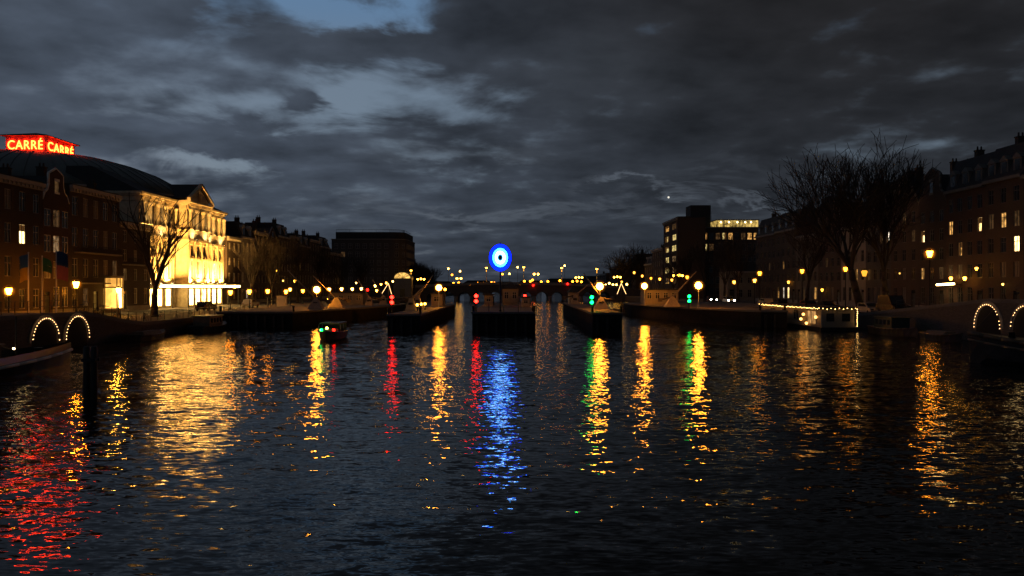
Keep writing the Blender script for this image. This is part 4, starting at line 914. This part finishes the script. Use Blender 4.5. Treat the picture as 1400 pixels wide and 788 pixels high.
# houseboat bank
Rr = [
 ('post', 867, 375, 262, 'higher lantern left of the office tower', WRM, 30, .30), ('post', 878, 379.5, 250, 'lantern second left of the office tower', WRM, 30, .28), ('post', 890, 382.7, 240, 'lantern before the house with two orange windows', AMB, 30, .26), ('post', 902, 383.7, 228, 'lantern at the foot of the office tower, left of the globe lamp', WRM, 30, .28),
 ('post', 939.5, 381.2, 206, 'orange lantern left of the tall boom', AMB, 50, .32), ('post', 918.5, 385, 216, 'low lantern under the office tower', WRM, 25, .26), ('post', 1003.7, 388, 172, 'slim lantern between the bare trees before the low pale house', WRM, 40, .28),
 ('post', 1031.7, 385.8, 158, 'lantern before the low pale house, lower of two', WRM, 50, .28), ('post', 1038.6, 376, 150, 'orange lamp before the low pale house, higher of two', AMB, 70, .30), ('post', 1096.7, 372.8, 134, 'orange lamp above the middle of the houseboat', AMB, 70, .27), ('post', 1156, 370, 116, 'orange lamp in front of the leaning trunk', AMB, 70, .26),
 ('wall', 1335, 369.5, 100, 'small lamp above the arch of lights', WRM, 40, .2), ('wall', 1300, 383, 107.2, 'lamp beside the glowing cafe tube, left of two', WRM, 50, .24), ('wall', 1319, 383, 103.6, 'lamp right of the cafe doorway, right of two', WRM, 60, .24), ('wall', 1124, 398.7, 152, 'small lantern at the lit doorway behind the houseboat', WRM, 20, .28),
 ('wall', 1181.7, 375.6, 134.5, 'large square lantern on the cream house', WRM, 5, .55), ('wall', 1371, 391, 96.3, 'small white lamp on the brown house near the right edge', WHL, 20, .14), ('wall', 1078, 388, 171, 'lamp over the lit shop front', WRM, 25, .3),
 ('post', 929, 378.5, 222, 'bright lantern at the corner of the office tower', WRM, 40, .3), ('post', 850, 387.5, 290, 'distant lantern over the right A-frame', WRM, 25, .28), ('wall', 1230, 376, 119.5, 'tiny pale lamp on the brown pointed gable house', WHL, 6, .14),
]
for k, px, py, D, lb, c, s, r in Rr: lamp(k, px, py, D, lb, c, s * .5, r)
lamp('post', 1271, 349, 96, 'brightest orange lamp, on a tall post above the cafe tube', (1, .30, .014), 85, .34)
def tube_light():
    root = thing('cafe_light', 'long glowing tube light over the cafe front', 'light', (58.9, 108.2, 5.35), R(-90))
    MB().tube((-2.1, 0, 0), (2.1, 0, .12), .13, .13, 8).build('tube', glow('cafe_tube', (1, .62, .2), 28), root); MB().box(-2.2, 2.2, .14, .3, -.1, .25).box(-1.9, -1.8, .3, 1.1, .0, .1).box(1.8, 1.9, .3, 1.1, .0, .1).build('holder', IRON, root)
tube_light()
def aframe(px, D, w, lb, base):
    a = at(px, 389.5, D); root = thing('lit_mast_frame', lb, 'light frame', (a.x, D, base), 0, 'lit A-frames on moored masts'); h = a.z - base
    MB().tube((0, 0, 0), (0, 0, h + .2), .07, .05, 8).build('mast', WOOD, root); g = glow('string_white', (1, .55, .2), 3.5)
    for s in w: MB().tube((0, -.06, h), (s, -.06, h - 2.0), .042, .042, 6).build('light_string', g, root)
aframe(531, 146, (-1.25, .6), 'lit A-frame of light strings on the left lock wall', 1.98); aframe(849.3, 147.5, (-.75, .9), 'lit A-frame of light strings beside the right lock chamber', 1.5)

# ------------------------------------------------------------------ strings of bulbs
bulb_warm = glow('bulb_warm', (1, .52, .2), 8)
def arch_lights(lb, x, ya, yb, z0, h, frm, to, n, side, grp='arches outlined in bulbs'):
    """a stone arch of the side canal with bulbs along its rim"""
    yc, half = (ya + yb) / 2, abs(yb - ya) / 2; s = 1 if side == 'L' else -1
    root = thing('light_arch', lb, 'arch lights', (x + s * .10, yc, 0), 0, grp)
    pts = [(0, half * math.cos(math.pi * t / 40), z0 + h * math.sin(math.pi * t / 40)) for t in range(41)]
    MB().path(pts, .03, 5).build('cable', IRON, root); bm_ = lmesh(('bulb', 1), lambda: MB().sphere((0, 0, 0), .032, 8, 6).mesh('bulb', bulb_warm))
    for k in range(n):
        if rng.random() < .06: continue
        a = rng.uniform(-.018, .018) + math.pi * (frm + (to - frm) * k / (n - 1)); link('bulb', bm_, root, (s * .06, half * math.cos(a), z0 + h * math.sin(a)))
    return root
def arch_void(lb, x, ya, yb, z0, h, side):
    yc, half = (ya + yb) / 2, abs(yb - ya) / 2; s = 1 if side == 'L' else -1
    poly = [(yc + (half - .12) * math.cos(math.pi * t / 20), z0 + (h - .1) * math.sin(math.pi * t / 20)) for t in range(21)]; poly = [(yc + half - .12, -1.5)] + poly + [(yc - half + .12, -1.5)]
    rim = [(yc + (half + .3) * math.cos(math.pi * t / 20), z0 + (h + .3) * math.sin(math.pi * t / 20)) for t in range(21)]
    root = thing('canal_arch', lb, 'arch', (x, 0, 0), 0, 'side canal arches in the quay walls')
    m = MB()
    for (a, b), (c, d), (e, f), (g, i) in zip(poly[1:-1], poly[2:-1], rim, rim[1:]):
        m.add([(s * .02, a, b), (s * .02, c, d), (s * .08, g, i), (s * .08, e, f)], [(0, 1, 2, 3)])
        m.add([(s * .08, e, f), (s * .08, g, i), (s * .0, g, i), (s * .0, e, f)], [(0, 1, 2, 3)])
    o = m.build('arch_stones', STONE, root); recalc(o.data)
    MB().prism(poly, 'x', s * .003, s * .015).build('hollow_shade_panel', surf('hollow_shade', (.006, .006, .006), .9, .2), root)  # flat dark panel on the wall, shade of the hollow put into its colour
for sd, x, ya, yb, z0, h, nm in (('L', LX, 61.2, 64.8, .7, 1.85, 'left one behind the barge'), ('L', LX, 65.8, 69.4, .7, 1.85, 'right one beside the mooring piles'), ('R', RX, 69.9, 73.8, 1.35, 2.1, 'left one behind the dark bow'), ('R', RX, 64.4, 68.4, 1.35, 2.1, 'rightmost one cut by the frame')):
    bank_ = 'theatre bank' if sd == 'L' else 'houseboat bank'
    arch_void('dark canal arch in the %s quay, %s' % (bank_, nm), x, ya, yb, z0, h, sd); arch_lights('arch of small bulbs on the %s, %s' % (bank_, nm), x, ya, yb, z0, h, 0, 1, 21, sd)

# ------------------------------------------------------------------ boats
def hull_mesh(Ln, B, z_keel, z_mid, z_bow, n=14, full=2.2, stern=.72):
    """half-breadth lofted hull, bow towards +x"""
    rings = []; top = []
    for i in range(n + 1):
        t = i / n; x = -Ln / 2 + Ln * t
        b = B / 2 * (1 - max(0, (t - .45) / .55) ** full) * (stern + (1 - stern) * min(1, t / .25)); b = max(b, .02)
        zt = z_mid + (z_bow - z_mid) * max(0, (t - .4) / .6) ** 2 + .12 * (1 - t) ** 3
        rk = .35 * max(0, t - .8) * (z_bow - z_keel)
        ring = [(x - rk, -b * .35, z_keel), (x - rk * .6, -b * .85, z_keel + (zt - z_keel) * .35), (x, -b, zt), (x, b, zt), (x - rk * .6, b * .85, z_keel + (zt - z_keel) * .35), (x - rk, b * .35, z_keel)]
        rings.append(ring); top.append(((x, -b, zt), (x, b, zt)))
    m = MB().loft(rings, False, True); m.add(rings[0], [(0, 1, 2, 3, 4, 5)]); m.add(rings[-1], [(5, 4, 3, 2, 1, 0)])
    return m, top
def strake(top, dz, r, par, mat, name='gunwale'):
    m = MB(); m.path([(a[0], a[1] - r * .3, a[2] + dz) for a, b in top] , r, 6); m.path([(b[0], b[1] + r * .3, b[2] + dz) for a, b in top], r, 6); return m.build(name, mat, par)
def barge():
    root = thing('barge', 'long black barge with a white gunwale stripe moored at the left edge', 'boat', (-30.45, 37.9, 0), math.atan2(14.5, 1.45))
    m, top = hull_mesh(29, 4.6, -.5, .55, .98, 16, 2.6); h = m.build('hull', HULLB, root); recalc(h.data); strake(top, -.06, .10, root, WHITE)
    dk = MB().loft([[(a[0], a[1] * .97, a[2] - .07), (b[0], b[1] * .97, b[2] - .07)] for a, b in top]).build('deck', WOOD, root)
    bw = MB()
    for (a, b), (c, d) in zip(top[9:], top[10:]):
        for p, q in ((a, c), (b, d)): bw.add([(p[0], p[1] * .9, p[2] - .05), (q[0], q[1] * .9, q[2] - .05), (q[0], q[1] * .86, q[2] + .42), (p[0], p[1] * .86, p[2] + .42)], [(0, 1, 2, 3)])
    bw.build('bulwark', HULLB, root)
    cab = MB().box(-12, 6.4, -1.5, 1.5, .62, 1.75).build('cabin', TARP, root); MB().box(-12.2, 6.6, -1.65, 1.65, 1.753, 1.86).build('roof', HULLG, cab)
    for k in range(6):
        for s in (-1, 1): MB().box(-9.2 + k * 2.6, -8.2 + k * 2.6, s * 1.5 - .03, s * 1.5 + .03, 1.0, 1.5).build('window', L_DIM if k == 4 else GLASSY, cab)
    MB().tube((9.5, 0, .7), (9.5, 0, 3.3), .06, .05, 8).tube((9.5, 0, 1.2), (5.0, 0, 2.6), .05, .04, 8).build('mast', WOOD, root)
    MB().lathe([(.25, 0), (.2, .5), (.28, .55)], 10).build('winch', IRON, root, (11.4, 0, .72)); tr_ = MB().tube((-13.8, 0, .6), (-14.6, 0, 1.3), .08, .06, 8).build('tiller', WOOD, root)
    bl = MB().sphere((0, 0, 0), .07, 8, 6).mesh('deck_lamp', glow('deck_lamp', (1, .7, .36), 14))
    for p in ((9.5, .15, 1.35), (4.4, 1.62, 1.3), (8.0, 1.2, 2.0), (8.0, 1.2, 1.75)): link('deck_lamp', bl, root, p)
barge()
def bow_boat():
    root = thing('moored_barge', 'dark barge at the right edge with a raised wooden bow', 'boat', (36.9, 47.6, 0), math.atan2(6.0, -7.0))
    m, top = hull_mesh(17, 4.8, -.5, 1.25, 2.1, 16, 2.2); h = m.build('hull', HULLB, root); recalc(h.data); strake(top, -.1, .13, root, WOOD); strake(top, -.55, .07, root, TARP, 'rubbing_strake')
    MB().loft([[(a[0], a[1] * .97, a[2] - .12), (b[0], b[1] * .97, b[2] - .12)] for a, b in top]).build('deck', WOOD, root)
    c = MB().box(-6.5, 2.0, -1.5, 1.5, 1.1, 2.7).build('cabin', HULLG, root); MB().box(-6.7, 2.2, -1.65, 1.65, 2.703, 2.82).build('roof', TARP, c)
    for k in range(4):
        for s in (-1, 1): MB().box(-5.4 + k * 1.9, -4.5 + k * 1.9, s * 1.5 - .03, s * 1.5 + .03, 1.7, 2.35).build('window', GLASSY, c)
    MB().tube((4.2, 0, 1.3), (4.2, 0, 7.2), .07, .04, 8).tube((4.2, 0, 7.0), (8.2, 0, 2.1), .012, .012, 4).build('mast', WOOD, root); MB().lathe([(.22, 0), (.18, .45), (.25, .5)], 10).build('winch', IRON, root, (6.0, 0, 1.6))
bow_boat()
def motor_boat():
    root = thing('motor_boat', 'small open motor boat showing green, white and red lights', 'boat', (-17.3, 76.5, 0), R(-88))
    m, top = hull_mesh(6.2, 2.4, -.25, .75, .95, 12, 2.4, .9); h = m.build('hull', HULLB, root); recalc(h.data); strake(top, 0, .05, root, STEEL)
    MB().loft([[(a[0], a[1] * .95, a[2] - .2), (b[0], b[1] * .95, b[2] - .2)] for a, b in top]).build('deck', WOOD, root)
    hoop = MB()
    for x in (-.4, 1.2): hoop.path([(x, -1.05, .75), (x, -1.0, 1.5), (x, -.7, 1.68), (x, .7, 1.68), (x, 1.0, 1.5), (x, 1.05, .75)], .03, 6)
    hoop.build('canopy_frame', STEEL, root); MB().box(-2.6, 1.2, -.98, .98, 1.5, 1.62).box(-2.6, -2.5, -.95, .95, .8, 1.5).build('canopy', HULLG, root)
    MB().box(.9, 1.3, -.8, .8, .6, 1.1).build('console', HULLG, root)
    for y, c, nm in ((-.74, GRN, 'green_light'), (.0, WHL, 'white_light'), (.74, RED, 'red_light')):
        o = MB().sphere((0, 0, 0), .13, 10, 6).build(nm, glow('nav_' + nm, c, 14), root, (2.2 if y else 2.5, -y if False else y * .78, 1.02 if y else 1.2)); MB().tube((0, 0, -.2 if not y else -.12), (0, 0, -.09), .03).build('stalk', STEEL, o)
motor_boat()
def houseboat():
    root = thing('houseboat', 'flat roofed houseboat with one glowing window and bulbs along its roof', 'houseboat', (37.3, 91, 0), R(90))
    Ln, B = 22.0, 3.7
    MB().prism([(-.3, -B / 2 - .25), (Ln + .3, -B / 2 - .25), (Ln + .8, 0), (Ln + .3, B / 2 + .25), (-.3, B / 2 + .25)], 'z', -.6, .42).build('pontoon', HULLB, root)
    wl = surf('houseboat_wall', (.22, .18, .135), .7, .12, 2)
    MB().box(0, Ln, -B / 2, B / 2, .423, 2.55).build('wall', wl, root)
    MB().box(-.3, Ln + .3, -B / 2 - .3, B / 2 + .3, 2.553, 2.72).build('roof', SLATE, root)
    s = B / 2
    for x, w, lit in ((3.0, 2.6, glow('houseboat_room', (1, .50, .16), .55, .6, 1.1)), (8.2, 1.6, GLASSY), (12.5, 1.6, GLASSY), (17.0, 1.6, GLASSY)):
        o = MB().box(x - w / 2, x + w / 2, s + .003, s + .03, .75 if w > 2 else 1.1, 2.2).build('window', lit, root); f = MB()
        for q in (-w / 2 - .06, -.03, w / 2): f.box(x + q, x + q + .06, s + .031, s + .07, .75 if w > 2 else 1.1, 2.2)
        f.build('frame', TRIM, o)
    for y in (-.9, .9): MB().box(-.03, -.003, y - .45, y + .45, 1.1, 2.0).build('window', GLASSY, root)
    MB().box(.0, .08, s + .01, s + .09, .43, 2.55).build('corner_post', TRIM, root)
    lm = MB().sphere((0, 0, 0), .17, 10, 6).mesh('lantern', glow('boat_lantern', (1, .45, .1), 5))
    for x, z in ((5.0, 1.75), (5.8, 1.15), (4.0, .72), (1.1, 1.55)):
        o = link('lantern', lm, root, (x, s + .3, z)); MB().tube((0, -.3, .1), (0, 0, .16), .02).build('hook', IRON, o)
    MB().lathe([(.12, 0), (.1, .9), (.16, .95)], 8).build('chimney', IRON, root, (10, 0, 2.72))
    # its bulb string hangs on the roof edge
    st = thing('light_string', 'string of small warm bulbs along the houseboat roof and down its corner', 'string lights', (37.3, 91, 0), R(90)); pts = []
    for k in range(46):
        x = Ln - k * Ln / 45; pts.append((x, s + .34, 2.62 - .10 * abs(math.sin(k * 1.05)) + rng.uniform(-.03, .03)))
    for k in range(9): pts.append((-.34 + rng.uniform(-.05, .05), s * (1 - k * .25), 2.6 - .09 * (k % 2)))
    for k in range(9): pts.append((-.36, -s - .2 + rng.uniform(-.06, .06), 2.5 - k * .24))
    MB().path(pts, .012, 4).build('cable', IRON, st); b = MB().sphere((0, 0, 0), .034, 6, 4).mesh('bulb', glow('string_bulb', (1, .55, .15), 22))
    for p in pts: link('bulb', b, st, p)
houseboat()
def flat_boat(lb, x, y, rz, Ln, B, zt, cabin, name='moored_boat'):
    root = thing(name, lb, 'boat', (x, y, 0), rz, 'boats moored along the quays')
    m, top = hull_mesh(Ln, B, -.4, zt, zt + .35, 12, 2.3); h = m.build('hull', HULLB, root); recalc(h.data); strake(top, -.04, .06, root, WOOD)
    MB().loft([[(a[0], a[1] * .97, a[2] - .1), (b[0], b[1] * .97, b[2] - .1)] for a, b in top]).build('deck', WOOD, root)
    if cabin:
        c = MB().box(-Ln * .32, Ln * .12, -B * .36, B * .36, zt - .1, zt + 1.1).build('cabin', cabin, root); MB().box(-Ln * .34, Ln * .14, -B * .4, B * .4, zt + 1.103, zt + 1.2).build('roof', HULLG, c)
        for k in range(4):
            for s in (-1, 1): MB().box(-Ln * .28 + k * Ln * .1, -Ln * .28 + k * Ln * .1 + Ln * .06, s * B * .36 - .02, s * B * .36 + .02, zt + .4, zt + .9).build('window', GLASSY, c)
    else: MB().prism([(-B * .4, zt - .05), (B * .4, zt - .05), (B * .2, zt + .35), (-B * .2, zt + .35)], 'x', -Ln * .35, Ln * .2).build('tarpaulin', TARP, root)
flat_boat('small covered boat moored under the theatre quay beside the arch of bulbs', -34.9, 76.5, R(90), 6.5, 2.1, .5, None); flat_boat('low cabin boat moored along the theatre quay near the kiosk', -34.8, 92, R(90), 9, 2.6, .6, TARP)
flat_boat('cabin boat moored behind the houseboat on the right bank', 40.0, 83, R(-90), 9, 2.6, .7, HULLG); flat_boat('open tarp covered boat moored before the raised quay right', 40.4, 74.5, R(-90), 6, 2.1, .55, None)
def piles():
    root = thing('mooring_dolphin', 'pair of tarred mooring piles standing in the water left', 'mooring pile', (-18.75, 35.4, 0))
    for x in (-.17, .15): MB().lathe([(.155, -2), (.15, 1.0), (.14, 2.3), (.10, 2.38)], 12).build('pile', PILEW, root, (x, 0, 0))
    MB().box(-.32, .30, -.19, -.152, 1.7, 1.85).box(-.32, .30, .152, .19, 1.7, 1.85).build('strap', IRON, root)
piles()
# ------------------------------------------------------------------ bare winter trees
def tree(lb, x, y, zg, H, spread, seed, lean=(0, 0), r0=.28, fork=.28, levels=5, nb=3, twig=.012, grp='bare trees on the quays', up=.35, name='bare_tree'):
    rn = random.Random(seed); root = thing(name, lb, 'tree', (x, y, zg), 0, grp); tr = MB(); cr = MB(); cnt = [0]
    def grow(p, d, ln, r, lv):
        if cnt[0] > 7500: return
        n = 3 if lv < 3 else 2; seg = ln / n; q = p; kids = []
        for i in range(n):
            d = (d + Vector((rn.uniform(-1, 1), rn.uniform(-1, 1), rn.uniform(-.5, .8))) * .17 + Vector((0, 0, up * .12))).normalized()
            e = q + d * seg; ra = r * (1 - .38 * i / n); rb = r * (1 - .38 * (i + 1) / n)
            (tr if lv < 2 else cr).tube(q, e, max(twig, ra), max(twig, rb), 7 if lv < 2 else (5 if lv == 2 else 3), lv < 1); cnt[0] += 1
            q = e; kids.append((q, d, rb))
            if lv >= 1 and i < n - 1 and lv < levels:
                side(q, d, ln * rn.uniform(.45, .7), rb * .55, lv + 1)
        if lv < levels:
            k = nb if lv < 3 else 2
            ph = rn.uniform(0, 6.28)
            for j in range(k): fan(q, d, ln * rn.uniform(.62, .82), kids[-1][2] * (.78 if k < 3 else .66), lv + 1, ph + j * 6.283 / k)
    def axis(d): a = d.orthogonal().normalized(); return a, d.cross(a)
    def fan(p, d, ln, r, lv, ph):
        a, b = axis(d); t = rn.uniform(.32, .62) * spread; dd = (d * math.cos(t) + (a * math.cos(ph) + b * math.sin(ph)) * math.sin(t)); dd = (dd + Vector((0, 0, up * .35))).normalized(); grow(p, dd, ln, r, lv)
    def side(p, d, ln, r, lv): fan(p, d, ln, r, lv, rn.uniform(0, 6.28))
    tot = sum(.72 ** i for i in range(levels + 1)); L0 = H * fork; L1 = (H - L0) / sum(.70 ** i for i in range(levels)) * 1.02
    d0 = Vector((lean[0], lean[1], 1)).normalized(); q = Vector((0, 0, 0)); d = d0; n = 4
    tr.tube((0, 0, -.2), d0 * .25, r0 * 1.55, r0 * 1.1, 9)
    for i in range(n):
        e = q + d * (L0 / n); tr.tube(q, e, r0 * (1.08 - .09 * i), r0 * (.99 - .09 * i), 9); q = e; d = (d + Vector((rn.uniform(-.06, .06) - lean[0] * .12, rn.uniform(-.06, .06), .05))).normalized()
    ph = rn.uniform(0, 6.28)
    for j in range(nb): fan(q, d, L1 * rn.uniform(.85, 1.05), r0 * .55, 1, ph + j * 6.283 / nb)
    grow(q, d, L1 * .9, r0 * .5, 1)
    tr.build('trunk', BARK, root); cr.build('crown', TWIG, root)
    return root
tree('bare spreading tree standing before the floodlit theatre front', -43.5, 97, 1.42, 15.2, 1.05, 11, r0=.36, fork=.24, levels=3, nb=3, twig=.045, up=.42)
tree('thin bare tree before the slim dark house left of the theatre', -47, 104, 1.45, 11.5, .8, 5, r0=.2, fork=.3, levels=4, twig=.02)
for i, (x, y, H, lb) in enumerate([(-50, 152, 13, 'bare tree nearest the theatre right corner, fine twigs'), (-50, 166, 14, 'bare tree behind the lantern before striped windows'), (-49, 182, 14.5, 'bare tree left of the white kiosk, tallest of its row'), (-48, 200, 14, 'bare tree above the white kiosk'), (-48, 222, 13, 'bare tree right of the big orange lock lamp'), (-47, 246, 13, 'bare tree farthest along the theatre quay')]):
    tree(lb, x, y, 1.45, H, .9, 20 + i, r0=.24, fork=.22, levels=5, nb=3, twig=.022)
tree('big bare tree with a leaning trunk behind the houseboat', 47.5, 108, 1.6, 23.0, .95, 31, lean=(-.28, 0), r0=.54, fork=.26, levels=5, nb=4, twig=.036, up=.18)
tree('tall bare tree with an upright trunk right of the leaning one', 53, 113, 1.6, 21, .78, 45, r0=.42, fork=.27, levels=5, nb=4, twig=.036, up=.16)
tree('bare tree between the leaning tree and the shop front', 48.5, 131, 1.55, 15, .9, 52, r0=.3, levels=5, twig=.024)
for i, (x, y, H, lb) in enumerate([(45.5, 160, 14, 'bare tree over the left end of the houseboat'), (47, 176, 14.5, 'bare tree before the low pale house'), (46.5, 192, 15, 'thick bare tree under the lit glass top floor'), (46, 208, 13.5, 'bare tree before the office wing'), (46, 226, 12, 'bare tree beside the globe lamp at the office tower')]):
    tree(lb, x, y, 1.55, H, .9, 60 + i, r0=.3, fork=.26, levels=5, nb=3, twig=.024)
for i, (x, y, H, lb) in enumerate([(46.5, 318, 20, 'tall bare tree at the houseboat end of the far bridge'), (49, 332, 15, 'bare tree just beyond the right bridge end'), (-43, 336, 14, 'dark tree beyond the bridge right of the rounded block'), (-42, 352, 14.5, 'dark tree beyond the bridge, middle of its clump'), (-41, 372, 14, 'dark tree beyond the bridge, right of its clump'), (-41, 400, 13, 'dark tree beyond the bridge, farthest on the theatre bank')]):
    tree(lb, x, y, 1.5, H, 1.1, 80 + i, r0=.35, fork=.16, levels=5, nb=4, twig=.05, grp='trees beyond the far bridge')

# ------------------------------------------------------------------ flags, cars, bicycles
def flag(lb, x, y, z, top, c1, c2, w, h):
    root = thing('flag_pole', lb, 'flag', (x, y, z), 0, 'flags before the dark brick house')
    MB().lathe([(.09, 0), (.05, top)], 8).sphere((0, 0, top + .06), .08, 8, 5).build('pole', WHITE, root)
    for k, c in enumerate((c1, c2)):
        rings = []
        for i in range(9):
            u = i / 8; rings.append([(.05 + w * u, .16 * math.sin(u * 6 + v * 2.2 + k) * u, top - .1 - h * (k + v) / 2 - .35 * u * u) for v in (0, .25, .5, .75, 1)])
        MB().loft(rings).build('cloth', surf('flag_%s' % (c,), c, .8, .12, 4), root)
flag('blue over yellow flag hanging limp on a white pole', -52.5, 86.4, 1.7, 7.0, (.03, .10, .22), (.42, .26, .02), -1.05, 2.8)
flag('plain green flag on a white pole between two others', -52.3, 88.6, 1.7, 6.7, (.02, .13, .06), (.02, .10, .05), .95, 1.5)
flag('blue over pink flag on a white pole nearest the ornate gable', -52.4, 91.5, 1.65, 7.6, (.03, .07, .16), (.38, .12, .13), 1.25, 3.2)
def wheel(par, x, y, r, w, spokes=False, nm='wheel'):
    o = MB().lathe([(r * .66, -w / 2), (r, -w / 2 + w * .15), (r, w / 2 - w * .15), (r * .66, w / 2)], 18).build(nm, RUBBER, par, (x, y, r)); o.rotation_euler = (R(90), 0, 0)
    MB().lathe([(r * .64, -w * .42), (r * .2, -w * .3), (r * .2, w * .3), (r * .64, w * .42)], 12).build('rim', STEEL, o); return o
def car(lb, x, y, rz, mat, van=False, on=False):
    root = thing('parked_van' if van else 'parked_car', lb, 'van' if van else 'car', (x, y, ground(x, y) + .008), rz, 'cars parked along the quays'); Ln, W = (4.9, 1.9) if van else (4.2, 1.75)
    lo = [(-Ln / 2, .3), (-Ln / 2 - .05, .65), (-Ln / 2 + .08, .95), (Ln / 2 - 1.25, .98), (Ln / 2 - .1, .82), (Ln / 2 + .02, .6), (Ln / 2 - .03, .3)]
    MB().prism(lo, 'y', -W / 2, W / 2).build('body', mat, root)
    up = [(-Ln / 2 + .12, .953), (-Ln / 2 + .35, 2.0 if van else 1.45), (Ln / 2 - 1.9, 2.05 if van else 1.48), (Ln / 2 - 1.15, .983)]
    cb = MB().prism(up, 'y', -W / 2 + .12, W / 2 - .12).build('cabin', mat, root); t = 1.9 if van else 1.4
    for s in (-1, 1): MB().prism([(-Ln / 2 + .4, 1.02), (-Ln / 2 + .52, t), (Ln / 2 - 1.95, t), (Ln / 2 - 1.45, 1.02)], 'y', s * (W / 2 - .118), s * (W / 2 - .10)).build('side_window', GLASSY, cb)
    MB().add([(Ln / 2 - 1.16, -W / 2 + .2, 1.02), (Ln / 2 - 1.16, W / 2 - .2, 1.02), (Ln / 2 - 1.86, W / 2 - .25, t + .03), (Ln / 2 - 1.86, -W / 2 + .25, t + .03)], [(0, 1, 2, 3)]).build('windscreen', GLASSY, cb).location = (.03, 0, .02)
    for a in (-Ln / 2 + .8, Ln / 2 - .8):
        for s in (-1, 1): wheel(root, a, s * (W / 2 - .08), .32, .2)
    for s in (-1, 1):
        MB().box(Ln / 2 - .14, Ln / 2 + .012, s * .62 - .17, s * .62 + .17, .6, .76).build('headlight', glow('car_headlight', (1, .88, .7), 60) if on else GLASSY, root); MB().box(-Ln / 2 - .055, -Ln / 2 + .05, s * .68 - .12, s * .68 + .12, .68, .84).build('tail_light', CARR, root)
    MB().box(Ln / 2 - .02, Ln / 2 + .035, -W / 2 + .05, W / 2 - .05, .3, .48).build('bumper', RUBBER, root)
for a in [(45.2, 100.5, R(-90), CARS, 'silver car parked right of the leaning trunk'), (45.0, 113.5, R(-90), CARB, 'black car parked behind the near end of the houseboat'), (45.2, 121, R(-90), CARR, 'dark red car parked behind the houseboat under the orange lamp'), (45.0, 134, R(90), CARB, 'black car parked by the bare tree before the lit doorway'), (45.2, 142, R(90), CARS, 'silver car parked before the shop front'),
          (-46.5, 121, R(90), CARB, 'black car parked on the quay right of the theatre canopy'), (-46.3, 141, R(90), CARS, 'silver car parked before the striped windows')]: car(a[1 - 1], a[1], a[2], a[3], on=False) if False else car(a[4], a[0], a[1], a[2], a[3])
car('dark van parked on the quay beside the silver car, right bank', 45.3, 94.6, R(-90), CARB, True)
car('car with blazing headlights facing the lock, left of two', 38.7, 154, R(-90), CARB, on=True) if False else car('car with blazing headlights between the bare trees, left of two', 45.4, 181, R(-90), CARB, on=True); car('car with blazing headlights beside a bare tree, right of two', 46.2, 169.5, R(-90), CARS, on=True)
def bicycle(lb, x, y, z, rz, mat, tilt=0):
    root = thing('bicycle', lb, 'bicycle', (x, y, z), rz, 'bicycles at the quay railing'); root.rotation_euler = (R(tilt), 0, rz)
    for a in (-.52, .52):
        o = MB(); n = 18
        for k in range(n): o.tube((.33 * math.cos(6.283 * k / n), 0, .33 * math.sin(6.283 * k / n)), (.33 * math.cos(6.283 * (k + 1) / n), 0, .33 * math.sin(6.283 * (k + 1) / n)), .018, .018, 5, False)
        for k in range(0, n, 2): o.tube((0, 0, 0), (.33 * math.cos(6.283 * k / n), 0, .33 * math.sin(6.283 * k / n)), .004, .004, 3, False)
        o.build('wheel', RUBBER, root, (a, 0, .35))
    f = MB()
    for p, q in (((-.52, 0, .35), (-.1, 0, .3)), ((-.1, 0, .3), (-.22, 0, .85)), ((-.52, 0, .35), (-.2, 0, .75)), ((-.2, 0, .75), (.36, 0, .78)), ((-.1, 0, .3), (.38, 0, .7)), ((.34, 0, .92), (.52, 0, .35))): f.tube(p, q, .02, .018, 6)
    f.build('frame', mat, root); MB().tube((.33, 0, .9), (.3, 0, 1.08), .015).path([(.15, -.28, 1.05), (.3, -.2, 1.1), (.3, .2, 1.1), (.15, .28, 1.05)], .014).build('handlebar', STEEL, root)
    MB().prism([(-.36, -.09), (-.36, .09), (-.05, .02), (-.05, -.02)], 'z', .86, .92).build('saddle', RUBBER, root)
for i, y in enumerate((70.6, 73.2, 76.4, 79, 82.5, 86.2, 90.4, 94)):
    bicycle('dark bicycle leaning on the theatre quay railing', -38.1 + (i % 3) * .03, y, zl(y) + .006, R(90 + (i * 37) % 9 - 4), (IRON, GREENPAINT, CARR)[i % 3], 7)
